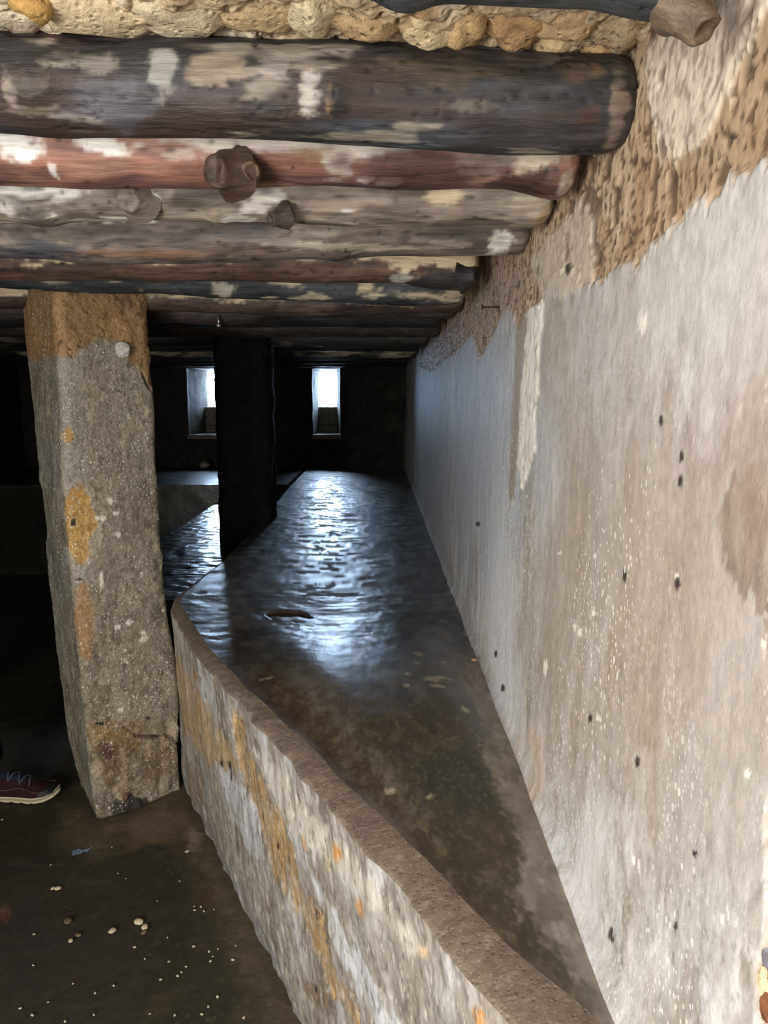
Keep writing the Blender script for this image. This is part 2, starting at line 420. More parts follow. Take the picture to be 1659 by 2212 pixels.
for k, (a, b, oa, ob) in enumerate(((w1[0], w1[1], -0.622, -0.440), (w2[0], w2[1], -1.835, -1.70))):
    w = empty('window_%d' % (k + 1), ((a + b) / 2, FAR, zb)); tag(w, kind='structure')
    V, F = lumpy_box(a - 0.02, b + 0.02, FAR + 0.55, FAR + T, zb - 0.02, zb + 0.282, 0.05, 0.002, 40)
    under(link_mesh('blocking', V, F, M_dark, None, col=np.tile(lin((90, 84, 74)), (len(V), 1))), w)
    under(wedge('reveal', [(a - 0.01, FAR + 0.02), (oa, FAR + 0.5), (oa, FAR + T), (a - 0.02, FAR + T)], zb - 0.01, zt + 0.01, None, (84, 78, 70), 5 + k), w)
    under(wedge('reveal', [(b + 0.01, FAR + 0.02), (b + 0.02, FAR + T), (ob, FAR + T), (ob, FAR + 0.5)], zb - 0.01, zt + 0.01, None, (92, 88, 82), 8 + k), w)
    # masonry filling the lower outer half of the opening, in three rough courses of stones
    for c in range(3):
        for q in range(2):
            x0 = a + 0.01 + (b - a - 0.02) * q / 2; x1 = a + 0.01 + (b - a - 0.02) * (q + 1) / 2
            h0 = zb - 0.01 + c * 0.098; V, F = lumpy_box(x0 + 0.003, x1 - 0.003, FAR + 0.44 + 0.01 * ((c + q) % 2), FAR + 0.63, h0, h0 + 0.094, 0.02, 0.008, 11 + c * 3 + q + k)
            o = link_mesh('stone', V, F, M_dark, None, col=np.tile(lin((120, 112, 98)), (len(V), 1))); under(o, w)
    V, F = lumpy_box(a - 0.01, b + 0.01, FAR - 0.03, FAR + 0.46, zb - 0.035, zb + 0.006, 0.03, 0.006, 14 + k)
    under(link_mesh('window_sill', V, F, M_rubble, None, col=np.tile(lin((120, 114, 104)), (len(V), 1))), w)

# ---- other walls
wl = masonry('wall_left', [(LEFT - 0.2, LEFT, BACK - 0.2, FAR + 0.1, -0.05, 1.95)], M_dark, (40, 37, 33), (56, 50, 44), step=0.12, amp=0.01, seed=4)  # near-black base colour stands in for shade on this wall
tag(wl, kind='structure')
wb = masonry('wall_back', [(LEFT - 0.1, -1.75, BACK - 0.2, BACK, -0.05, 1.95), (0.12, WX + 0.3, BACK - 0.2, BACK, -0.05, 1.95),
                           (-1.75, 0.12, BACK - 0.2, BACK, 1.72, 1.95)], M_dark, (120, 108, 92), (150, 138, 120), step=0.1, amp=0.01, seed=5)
tag(wb, kind='structure')

wp = masonry('wall_sky_block', [(-2.4, 0.9, -3.3, -3.1, -0.05, 2.6), (-2.6, -2.4, -3.3, BACK - 0.2, -0.05, 2.6), (0.7, 0.9, -3.3, BACK - 0.2, -0.05, 2.6),
                               (-2.6, 0.9, -3.3, BACK - 0.2, 2.5, 2.6), (-2.6, 0.9, BACK - 0.32, BACK - 0.2, 1.9, 2.6), (-2.6, 0.9, -3.3, BACK - 0.2, -0.12, -0.05)],
             M_dark, (120, 108, 92), (150, 138, 120), step=0.2, amp=0.004, seed=7)
tag(wp, kind='structure')  # unseen masonry box added behind the opening to keep sky light out

# ---- floor
xs = np.concatenate([np.linspace(LEFT - 0.1, -1.7, 24)[:-1], np.linspace(-1.7, 0.32, 420)])
ys = np.concatenate([np.linspace(BACK - 0.2, 1.35, 16)[:-1], logspace(1.35, 3.2, 420), logspace(3.2, FAR + 0.1, 90)[1:]])
XX, YY = np.meshgrid(xs, ys)
P = np.stack([XX, YY, 0 * XX], -1).reshape(-1, 3)
def fuv(x, y): p = atZ(x, y, 0); return p[:2]
pf = Paint(P, P[:, :2].copy(), fuv, (55, 54, 43), seed=2)
pf.mottle((50, 49, 38), 3, -0.1, 0.3, 0.8, 1)
pf.mottle((74, 66, 54), 12, 0.0, 0.35, 0.5, 2)
pf.blob(80, 2080, 160, 220, (58, 52, 50), 0.7, 0.6)
edge = [(395, 1690), (470, 1830), (560, 1990), (640, 2160), (700, 2300), (640, 2330), (560, 2180), (500, 2060), (440, 1900), (380, 1800), (290, 1800), (215, 1850), (130, 1810),
        (140, 1740), (210, 1775), (300, 1750)]
m = pf.poly(edge, (98, 86, 68), 0.75, 0.07, 0.03, 0.012)
pf.mottle((120, 105, 86), 14, 0.0, 0.35, 0.5, 3, m)
pf.blob(420, 1810, 16, 22, (150, 132, 110), 0.5, 0.5)
pf.blob(330, 1790, 70, 30, (122, 100, 76), 0.5, 0.5)
pf.blob(440, 1945, 26, 24, (82, 62, 52), 0.5, 0.5)
pf.blob(8, 1970, 12, 14, (110, 80, 58), 0.6, 0.5)
wetf = sstep(2.9, 3.3, P[:, 1])
rough = 0.62 - 0.40 * wetf + 0.08 * pf.n1
ripple = fbm(P, (5, 9, 1), 3, 71)
P[:, 2] += 0.004 * fbm(P, 3, 3, 72) + 0.0015 * pf.n2 + wetf * 0.008 * ripple
d_b = m * 0.008
P[:, 2] += d_b
fl = link_mesh('floor', P, grid_faces(len(ys), len(xs)), M_floor, col=pf.col,
               attrs={'rough': rough, 'speck': np.clip(fbm(P, 4, 2, 73), 0, 1) * 0.8})
tag(fl, kind='structure')

# ---- ceiling of lime rubble between the poles
xs = np.concatenate([np.linspace(LEFT - 0.1, -0.75, 30)[:-1], np.linspace(-0.75, 0.36, 460)])
ys = np.concatenate([np.linspace(BACK - 0.2, 0.55, 12)[:-1], np.linspace(0.55, 1.1, 300), logspace(1.1, FAR + 0.1, 260)[1:]])
XX, YY = np.meshgrid(xs, ys)
P = np.stack([XX, YY, 0 * XX + CEIL], -1).reshape(-1, 3)
def cuv(x, y): return atZ(x, y, CEIL)[:2]
pc = Paint(P, P[:, :2].copy(), cuv, (196, 172, 138), seed=4)
pc.mottle((160, 128, 90), 9, 0, 0.3, 0.8, 1)
pc.mottle((222, 206, 180), 14, 0.0, 0.3, 0.8, 2)
crack = np.abs(fbm(P, 11, 3, 81))
pc.mix(sstep(0.035, 0.0, crack) * sstep(-0.1, 0.2, pc.n1), (92, 66, 40))
pitc = sstep(0.18, 0.4, fbm(P, 45, 3, 82)); pc.mix(pitc * 0.8, (98, 72, 46))
lump = fbm(P, 10, 4, 83); cell = np.abs(fbm(P, 24, 3, 84))
P[:, 2] -= 0.018 * lump + 0.012 * cell - 0.010 * sstep(0.04, 0.0, crack) - 0.006 * pitc + 0.004 * fbm(P, 80, 2, 85)
ce = link_mesh('ceiling', P, grid_faces(len(ys), len(xs), flip=True), M_rubble, col=pc.col)
tag(ce, kind='structure')
# solid roof above, so no sky leaks in
rf = masonry('ceiling', [(LEFT - 0.2, WX + 0.3, BACK - 0.2, FAR + T, 1.93, 2.05)], M_dark, (120, 110, 95), (140, 128, 110), step=0.4, amp=0.0, seed=6)
tag(rf, kind='structure')


# ---- rough stones
def stone_mesh(V0, r, seed, amp=0.25, sub=3):
    import bmesh
    bm = bmesh.new(); bmesh.ops.create_icosphere(bm, subdivisions=sub, radius=1.0)
    V = np.array([v.co[:] for v in bm.verts]); F = np.array([[v.index for v in f.verts] for f in bm.faces]); bm.free()
    V = V * (1 + amp * fbm(V, 1.4, 3, seed))[:, None]
    V = V * np.asarray(r); a = seed * 2.4; c, s_ = math.cos(a), math.sin(a)
    return V, F, np.array([[c, -s_, 0], [s_, c, 0], [0, 0, 1]])


def stone(name, p, r, color, seed, mat=None, parent=None, amp=0.25, turn=False):
    V, F, Rm = stone_mesh(None, r, seed, amp)
    if turn: V = V @ Rm.T
    c = np.tile(lin(color), (len(V), 1)) * (1 + 0.35 * fbm(V, 60, 2, seed))[:, None]
    V = V + (0 if parent is None else np.asarray(p))
    o = link_mesh(name, V, F, mat or M_rubble, None, col=np.clip(c, 0, 1))
    if parent is None: o.location = p
    else: under(o, parent)
    return o


for i, (x, y, rx, ry, c) in enumerate(((70, 2, 36, 16, (184, 146, 86)), (20, 30, 60, 26, (222, 206, 176)), (200, 34, 100, 30, (208, 186, 150)),
                                      (380, 26, 90, 34, (206, 188, 156)), (560, 30, 80, 26, (196, 170, 130)), (670, 24, 42, 34, (214, 196, 160)),
                                      (790, 40, 62, 22, (188, 158, 118)), (925, 62, 56, 34, (212, 190, 150)), (1000, 62, 40, 30, (196, 164, 118)),
                                      (1115, 60, 58, 26, (186, 150, 108)), (1225, 40, 60, 22, (196, 166, 126)), (1340, 66, 36, 34, (204, 180, 146)),
                                      (1300, 100, 50, 18, (180, 146, 106)), (1190, 92, 46, 20, (206, 178, 134)))):
    p = atZ(x, y, CEIL + 0.004); s_ = 0.98 / FOC
    p[2] = CEIL + (0.012 if x > 650 or i == 0 else 0.006); stone('stone', p, (rx * s_ * 1.1, ry * s_ * 2.3, 0.026 if x > 650 or i == 0 else 0.014), c, 20 + i, parent=ce, amp=0.55)


# ================================================================== BENCH
bench = empty('masonry_bench', (-0.2, 3.0, 0.0))
tag(bench, 'long wet grey masonry bench narrowing toward the viewer along the right wall', 'bench')
inner = [(-0.700, 6.05), (-0.672, 4.5), (-0.655, 3.373), (-0.681, 2.916), (-0.700, 2.600), (-0.690, 2.50), (-0.473, 2.02), (-0.31, 1.715), (-0.150, 1.443),
         (-0.046, 1.248), (0.033, 1.118), (0.12, 0.951), (0.178, 0.850), (0.235, 0.77), (0.262, 0.72), (0.30, 0.64)]
inner = [(-0.70, FAR)] + inner
outer = [(-0.72, FAR), (-0.72, 6.05), (-0.70, 4.5), (-0.685, 3.373), (-0.712, 2.916), (-0.738, 2.600), (-0.715, 2.46), (-0.520, 2.03), (-0.365, 1.74), (-0.222, 1.475),
         (-0.108, 1.262), (-0.030, 1.118), (0.055, 0.955), (0.105, 0.850), (0.150, 0.765), (0.185, 0.70), (0.235, 0.60)]
inner = np.array(inner); outer = np.array(outer)
cum = np.r_[0, np.cumsum(np.linalg.norm(np.diff(outer, axis=0), axis=1))]
# sample finely near the viewer
tt = np.concatenate([np.linspace(0, cum[5] - 0.02, 150)[:-1], cum[-1] - logspace(0.001, cum[-1] - cum[5] + 0.02, 420, 0.6)[::-1]])
def samp(A): return np.stack([np.interp(tt, cum, A[:, k]) for k in range(2)], -1)
I2, O2 = samp(inner), samp(outer)
def smooth(A, w=9):
    k = np.ones(w) / w; B = np.stack([np.convolve(np.pad(A[:, c], w // 2, 'edge'), k, 'valid') for c in range(2)], -1); return B
I2, O2 = smooth(I2), smooth(O2)
wob = np.stack([fbm(np.c_[O2, 0 * tt], 9, 3, 90), fbm(np.c_[O2, 0 * tt], 9, 3, 91)], -1) * 0.014
O2 = O2 + wob; I2 = I2 + wob * 0.5
nr = len(tt)
# -- top surface
nc = 230
wx = np.full(nr, WX + 0.01)
t = np.linspace(0, 1, nc)
X = I2[:, :1] + (wx[:, None] - I2[:, :1]) * t; Yg = np.repeat(I2[:, 1:], nc, 1)
# rows run straight across at constant Y, so sort out the rim corner by using Y of the inner edge
P = np.stack([X, Yg, np.full_like(X, 0.75)], -1).reshape(-1, 3)
def buv(x, y): return atZ(x, y, 0.75)[:2]
pb = Paint(P, P[:, :2].copy(), buv, (104, 99, 92), freq=(1, 0.6, 1), seed=6)
pb.mottle((82, 77, 68), 4, -0.1, 0.25, 0.8, 1)
pb.mottle((112, 106, 98), 9, 0.0, 0.3, 0.7, 2)
pb.mottle((60, 56, 48), 20, 0.05, 0.3, 0.5, 3)
m1 = pb.poly([(385, 1290), (470, 1300), (560, 1400), (640, 1500), (760, 1620), (900, 1760), (1000, 1880), (1130, 2040), (1330, 2212), (1120, 2070), (1000, 1955), (860, 1790), (675, 1605), (540, 1490), (455, 1400)],
             (72, 54, 42), 0.9, 0.02, 0.03, 0.01)
m2 = pb.poly([(760, 1600), (1000, 1540), (1060, 1640), (1100, 1750), (1130, 1900), (1180, 2000), (1300, 2150), (1200, 2110), (1050, 1960), (900, 1790)],
             (66, 58, 40), 0.85, 0.02, 0.04, 0.012)
pb.mottle((112, 102, 74), 38, 0.1, 0.3, 0.5, 4, np.clip(m1 + m2, 0, 1))
pb.blob(980, 1700, 90, 50, (52, 56, 44), 0.7, 0.5)
pb.blob(1050, 1830, 70, 60, (74, 64, 36), 0.7, 0.5)
pb.blob(560, 1400, 90, 40, (62, 62, 48), 0.6, 0.5)
pb.mottle((126, 116, 94), 110, 0.12, 0.30, 0.32, 14, sstep(1.9, 1.5, P[:, 1]))
pb.mottle((122, 118, 110), 11, 0.04, 0.22, 0.45, 15, sstep(1.4, 1.9, P[:, 1]))
# pale dry band along the wall
mdry = pb.poly([(1040, 1420), (1000, 1400), (1010, 1500), (1050, 1600), (1060, 1700), (1120, 1800), (1150, 1900), (1180, 2000), (1250, 2100), (1320, 2212), (1420, 2300), (1330, 2100), (1250, 1950), (1160, 1700), (1085, 1500)],
               (148, 138, 124), 0.85, 0.012, 0.03, 0.012)
pb.mottle((98, 88, 74), 24, 0.05, 0.3, 0.8, 6, mdry)
pb.mottle((176, 170, 160), 40, 0.12, 0.35, 0.7, 7, mdry)
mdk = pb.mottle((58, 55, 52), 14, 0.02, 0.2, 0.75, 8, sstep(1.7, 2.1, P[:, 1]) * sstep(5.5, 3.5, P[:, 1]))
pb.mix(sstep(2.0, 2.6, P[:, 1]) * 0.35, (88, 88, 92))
for (x, y, a, b) in ((1005, 1558, 9, 5), (842, 1716, 10, 6), (930, 1735, 8, 5), (960, 1445, 8, 4), (905, 1435, 10, 5), (935, 1500, 14, 6), (960, 1490, 12, 5), (900, 1460, 10, 3),
                     (920, 1500, 7, 4), (945, 1515, 14, 4), (880, 1488, 6, 4), (1000, 1555, 7, 4), (730, 1465, 6, 3), (880, 1515, 8, 3), (575, 1468, 20, 2), (463, 1340, 5, 3)):
    pb.blob(x, y, a, b, (176, 166, 138), 0.85, 0.3, 1.0)
ring = pb.blob(632, 1330, 46, 13, None, 1.0, 0.12, 0.35, 0.2) - pb.blob(636, 1335, 38, 9, None, 1.0, 0.15, 0.35, 0.2)
ring = np.clip(ring, 0, 1); pb.mix(ring * 0.85, (70, 48, 36))
mld = mdry
wet = sstep(1.2, 2.0, P[:, 1]) * (1 - mld)
rough = np.clip(0.50 - 0.16 * wet + 0.06 * pb.n1 + 0.10 * mld + 0.05 * mdk + 0.30 * sstep(0.06, 0.16, fbm(P, (9, 16, 1), 4, 88, 0.65)) * sstep(2.25, 2.7, P[:, 1]) - 0.06 * np.exp(-((P[:, 1] - 2.15) / 0.4) ** 2), 0.15, 0.9)
P[:, 2] += (0.006 * fbm(P, (3, 2, 1), 2, 92) + 0.0035 * fbm(P, (9, 14, 1), 3, 93) * (0.4 + sstep(1.5, 2.6, P[:, 1])) + 0.0008 * pb.n2
            - 0.006 * ring + 0.004 * sstep(0.955, 1.0, (P[:, 0] + 0.7) / (WX + 0.7)) * sstep(0.9, 1.4, P[:, 1]))
P[:, 2] += 0.042 * np.exp(-((P[:, 1] - 1.68) / 0.44) ** 2) * sstep(0.0, 0.35, np.tile(t, nr)) * sstep(1.0, 0.7, np.tile(t, nr))
# long ripples of the trowel that break the reflection up
P[:, 2] += 0.0030 * fbm(P, (8, 30, 1), 3, 94) * sstep(2.2, 3.0, P[:, 1])
# worn hollow: the top dips slightly along its middle and sags toward the far side of the pillar
P[:, 2] -= 0.010 * np.exp(-((P[:, 0] + 0.18) / 0.25) ** 2) * sstep(1.3, 2.2, P[:, 1])
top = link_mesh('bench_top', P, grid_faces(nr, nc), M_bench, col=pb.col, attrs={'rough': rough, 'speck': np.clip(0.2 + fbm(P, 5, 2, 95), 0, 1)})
under(top, bench); top['label'] = 'wet glossy grey cement top'
topz_in = P.reshape(nr, nc, 3)[:, 0, 2]
# -- rim between top and face
nk = 26; t = np.linspace(0, 1, nk)
prof = 0.75 + 0.003 * np.sin(t * math.pi) - 0.022 * t
RX = I2[:, None, 0] + (O2 - I2)[:, None, 0] * t[None]; RY = I2[:, None, 1] + (O2 - I2)[:, None, 1] * t[None]
RZ = np.repeat(prof[None], nr, 0) + (topz_in[:, None] - 0.75) * (1 - t)[None]
P = np.stack([RX, RY, RZ], -1).reshape(-1, 3)
tl = np.tile(t, nr)
n2 = fbm(P, 30, 4, 96)
P[:, 2] += 0.0015 * n2 * np.sin(tl * math.pi) + 0.003 * fbm(P, 8, 3, 97) * np.sin(tl * math.pi)
pr = Paint(P, P[:, :2].copy(), buv, (118, 105, 90), seed=8)
pr.mottle((106, 94, 82), 9, -0.05, 0.35, 0.6, 1); pr.mottle((140, 128, 114), 60, 0.05, 0.35, 0.45, 2)
pr.mix(sstep(0.85, 1.0, tl + 0.25 * pr.n2) * 0.5, (166, 156, 136))
rim = link_mesh('rim', P, grid_faces(nr, nk, flip=True), M_face, col=pr.col, attrs={'speck': np.full(len(P), 0.3)})
under(rim, bench); rim['label'] = 'worn pale brown rounded edge of the bench'
# -- front face
nz_ = 250; h = np.linspace(0, 1, nz_)
a0 = np.array([-0.725, 2.584]); dirv = np.array([-0.187 + 0.707, 1.535 - 2.542]); dirv /= np.linalg.norm(dirv)
base2 = O2.copy()
near = tt > cum[5]
sl = (O2[near] - a0) @ dirv
bt = a0 + sl[:, None] * dirv
base2[near] = bt
z_top = prof[-1]
FX = base2[:, None, 0] + (O2 - base2)[:, None, 0] * h[None]; FY = base2[:, None, 1] + (O2 - base2)[:, None, 1] * h[None]
FZ = np.repeat((-0.02 + (z_top + 0.02) * h)[None], nr, 0)
P = np.stack([FX, FY, FZ], -1).reshape(-1, 3)
nrm = np.array([dirv[1], -dirv[0]]); nrm = -nrm if nrm[0] > 0 else nrm       # points out of the face, to the passage
def face_s(p): return (p[..., :2] - a0) @ dirv
def faceuv(x, y):
    d = ray(x, y); tt_ = ((a0 - EYE[:2]) @ nrm) / (d[:2] @ nrm); p = EYE + d * tt_; return np.array([face_s(p), p[2]])
uvf = np.c_[face_s(P), P[:, 2]]
pq = Paint(P, uvf, faceuv, (150, 142, 130), freq=(1, 1, 0.4), seed=9)
pq.mottle((116, 104, 90), 7, -0.05, 0.3, 0.8, 1)
pq.mottle((186, 186, 186), 10, 0.02, 0.3, 0.7, 2)
pq.mottle((96, 84, 70), 22, 0.1, 0.35, 0.6, 3)
pq.mottle((204, 202, 198), 34, 0.15, 0.4, 0.5, 4)
pq.poly([(385, 1400), (420, 1400), (520, 1560), (560, 1640), (540, 1700), (470, 1640), (420, 1600), (400, 1500)], (176, 146, 100), 0.75, 0.015, 0.05, 0.02)
pq.poly([(380, 1300), (430, 1390), (480, 1450), (470, 1480), (420, 1410), (384, 1390)], (160, 154, 142), 0.8, 0.01, 0.02, 0.01)
my = pq.poly([(540, 1530), (575, 1560), (600, 1650), (640, 1750), (670, 1830), (690, 1900), (735, 1980), (745, 2060), (780, 2130), (800, 2200), (740, 2150), (700, 2050), (660, 1930), (630, 1880), (610, 1800), (570, 1700), (555, 1620)],
             (168, 134, 86), 0.8, 0.012, 0.05, 0.02)
pq.mottle((206, 168, 106), 18, 0.0, 0.25, 0.7, 6, my); pq.mottle((112, 86, 58), 30, 0.1, 0.3, 0.7, 7, my)
pq.poly([(600, 1600), (700, 1700), (780, 1790), (880, 1895), (985, 2035), (960, 2050), (850, 1950), (760, 1860), (680, 1790), (640, 1720)], (202, 196, 180), 0.75, 0.01, 0.03, 0.01)
pq.poly([(500, 1630), (540, 1660), (580, 1740), (600, 1850), (560, 1830), (520, 1740)], (196, 198, 202), 0.75, 0.01, 0.04, 0.012)
pq.poly([(700, 1850), (740, 1960), (760, 2060), (830, 2180), (900, 2260), (960, 2260), (860, 2120), (790, 2010), (740, 1900)], (204, 206, 210), 0.75, 0.012, 0.04, 0.012)
pq.poly([(760, 1850), (850, 1960), (960, 2080), (1090, 2200), (1000, 2230), (880, 2110), (800, 2000)], (142, 136, 124), 0.7, 0.02, 0.03, 0.012)
pq.poly([(400, 1640), (420, 1730), (480, 1840), (560, 1960), (620, 2100), (700, 2300), (640, 2300), (560, 2030), (460, 1840), (395, 1720)], (128, 128, 128), 0.7, 0.015, 0.04, 0.015)
for (x, y, a, b, c, am) in ((785, 1822, 14, 24, (196, 138, 72), 0.9), (835, 1942, 12, 22, (204, 146, 76), 0.9), (757, 1850, 6, 18, (206, 190, 152), 0.8), (711, 1806, 5, 14, (190, 138, 90), 0.8),
                        (1115, 2170, 14, 30, (204, 140, 70), 0.9), (975, 2030, 18, 14, (214, 186, 148), 0.8), (610, 1753, 3, 12, (60, 46, 34), 1), (513, 1640, 3, 8, (56, 44, 34), 1),
                        (531, 1645, 3, 10, (56, 44, 34), 1), (532, 1665, 3, 14, (56, 44, 34), 1), (632, 1818, 3, 9, (70, 54, 40), 1), (720, 1965, 12, 14, (104, 80, 58), 0.9),
                        (471, 1450, 7, 16, (160, 112, 60), 0.9), (700, 2140, 26, 30, (120, 100, 72), 0.8), (698, 2130, 7, 8, (40, 32, 24), 1), (682, 2160, 4, 6, (40, 32, 24), 1),
                        (560, 1590, 6, 40, (196, 160, 104), 0.7), (430, 1700, 20, 40, (150, 122, 86), 0.5)):
    pq.blob(x, y, a, b, c, am, 0.3, 0.8)
hh = np.tile(h, nr)
pq.mottle((132, 122, 108), 20, 0.02, 0.3, 0.55, 30)
pq.mottle((190, 184, 172), 46, 0.1, 0.35, 0.55, 31)
pq.mottle((84, 74, 62), 70, 0.15, 0.4, 0.6, 32)
pitf = sstep(0.24, 0.42, fbm(P, (50, 50, 16), 3, 101)); pq.mix(pitf * 0.7 * (0.3 + my), (84, 66, 46))
dd = 0.010 * fbm(P, (6, 6, 3), 3, 102) + 0.0035 * fbm(P, (26, 26, 12), 3, 103) + 0.0015 * fbm(P, (90, 90, 50), 2, 104) - my * 0.006 - pitf * 0.004
env = sstep(1.0, 0.93, hh)
lowe = sstep(0.16, 0.0, hh) * (0.010 + 0.014 * fbm(P, (12, 12, 12), 3, 105))     # crumbling foot
P[:, :2] += nrm[None] * (dd * env - lowe * 0.8)[:, None]
rag = sstep(0.93, 1.0, hh); P[:, 2] += rag * 0.0
face = link_mesh('front_face', P, grid_faces(nr, nz_, flip=True), M_face, col=pq.col, attrs={'speck': np.full(len(P), 0.6)})
under(face, bench); face['label'] = 'streaked white, grey and ochre plaster front'
# broken lumps along the lip near the pillar
for i, (x, y, r_) in enumerate(((452, 1425, 0.013), (462, 1446, 0.014), (473, 1462, 0.012), (497, 1455, 0.013), (424, 1388, 0.009), (560, 1545, 0.009), (440, 1402, 0.009))):
    p = atZ(x, y, 0.722 if i < 7 else 0.735)
    stone('stone', p, (r_, r_ * 1.1, r_ * 0.9), (186, 164, 124) if i % 2 else (168, 156, 136), 60 + i, parent=bench, amp=0.5)

# ---- platform across the far end
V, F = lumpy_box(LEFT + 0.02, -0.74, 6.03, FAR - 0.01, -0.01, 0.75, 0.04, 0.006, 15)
p_ = Paint(V, V[:, :2], None, (46, 46, 37), seed=12); p_.mottle((62, 60, 46), 5, 0, 0.3, 0.7, 1); p_.mottle((34, 33, 26), 9, 0, 0.3, 0.6, 2)  # base colour darkened to carry the shade of the far end
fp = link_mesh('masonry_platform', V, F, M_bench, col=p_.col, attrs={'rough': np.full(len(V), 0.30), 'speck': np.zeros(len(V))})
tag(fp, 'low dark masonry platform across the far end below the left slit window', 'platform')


# ---- lower wet ledge between the bench and the dark passage, seen past the near pillar
xs = np.linspace(-1.28, -0.735, 70); ys = np.linspace(2.95, 6.0, 260); XX, YY = np.meshgrid(xs, ys)
Pt = np.stack([XX, YY, 0 * XX + 0.63], -1).reshape(-1, 3)
Pt[:, 2] += 0.0050 * fbm(Pt, (6, 16, 1), 3, 98) + 0.0045 * fbm(Pt, (14, 34, 1), 3, 99)
ring_ = np.concatenate([np.arange(70), np.arange(1, 260) * 70 + 69, (259 * 70 + np.arange(68, -1, -1)), np.arange(258, 0, -1) * 70])
low_ = Pt[ring_] * [1, 1, 0] + [0, 0, -0.01]; nb = len(Pt); m_ = len(ring_)
sideF = [(int(ring_[i]), int(nb + i), int(nb + (i + 1) % m_), int(ring_[(i + 1) % m_])) for i in range(m_)]
V = np.concatenate([Pt, low_]); F = [tuple(f) for f in grid_faces(260, 70)] + sideF
p_ = Paint(V, V[:, :2], None, (52, 50, 42), seed=14); p_.mottle((82, 78, 56), 6, 0, 0.3, 0.7, 1)
o = link_mesh('wet_ledge', V, F, M_bench, col=p_.col, attrs={'rough': np.full(len(V), 0.24), 'speck': np.zeros(len(V))})
tag(o, 'black wet ledge catching window glints in the gap right of the near pillar', 'ledge')


# ================================================================== PILLARS
def pillar(name, corners_of_z, label, base, seed, ncol=220, nrow=420, zt_=1.90, painter=None, uvplane=None):
    zs_ = np.linspace(-0.02, zt_, nrow)
    V = np.zeros((nrow, ncol, 3)); s_ = np.linspace(0, 1, ncol, endpoint=False)
    for i, z in enumerate(zs_):
        c = corners_of_z(z)                                  # 4 corners, counter-clockwise from above
        L_ = np.linalg.norm(np.roll(c, -1, 0) - c, axis=1); cu = np.r_[0, np.cumsum(L_)] / L_.sum()
        cc = np.vstack([c, c[:1]])
        V[i, :, 0] = np.interp(s_, cu, cc[:, 0]); V[i, :, 1] = np.interp(s_, cu, cc[:, 1]); V[i, :, 2] = z
    k = 7                                                     # round the corners
    A = V[:, :, :2]; acc = np.zeros_like(A)
    for d in range(-k, k + 1): acc += np.roll(A, d, 1)
    V[:, :, :2] = acc / (2 * k + 1)
    P = V.reshape(-1, 3)
    T_ = np.roll(V, -1, 1) - np.roll(V, 1, 1); Nn = np.stack([T_[..., 1], -T_[..., 0]], -1)
    Nn /= np.linalg.norm(Nn, axis=-1, keepdims=True) + 1e-9; Nn = Nn.reshape(-1, 2)
    col, disp, spk = painter(P, Nn, V) if painter else (None, None, None)
    P2 = P.copy(); P2[:, :2] += Nn * disp[:, None]
    F = [tuple(f) for f in grid_faces(nrow, ncol, close=True)] + [tuple(range(ncol))[::-1], tuple(range((nrow - 1) * ncol, nrow * ncol))]
    return P2, F, col, spk


def tab(z, zz, vv): return np.interp(z, zz, vv)
SC = 1 / 600.0
ZK = [0, 0.1, 0.2, 0.4, 0.75, 1.1, 1.5, 1.8]
def p1_corners(z):
    f_ = np.array([-0.967, 2.381]); r_ = np.array([-0.725, 2.584]); l_ = np.array([-1.159, 2.649]); b_ = l_ + r_ - f_
    f_ = f_ + [tab(z, ZK, [0, -4, -8, -12, -19, -26, -22, -20]) * SC, 0]
    r_ = r_ + [tab(z, ZK, [0, 0, 0, 4, -14, -22, -24, -26]) * SC, 0]
    l_ = l_ + [tab(z, ZK, [14, 2, -11, -18, -26, -31, -39, -44]) * SC, 0]
    b_ = b_ + [-0.03, 0]
    return np.array([f_, r_, b_, l_])


fr_dir = np.array([-0.725 + 0.967, 2.584 - 2.381]); fr_dir /= np.linalg.norm(fr_dir); fr_n = np.array([fr_dir[1], -fr_dir[0]])
f0 = np.array([-0.990, 2.381])
def pil_uv(x, y):
    d = ray(x, y); t_ = ((f0 - EYE[:2]) @ fr_n) / (d[:2] @ fr_n); p = EYE + d * t_; return np.array([(p[:2] - f0) @ fr_dir, p[2]])


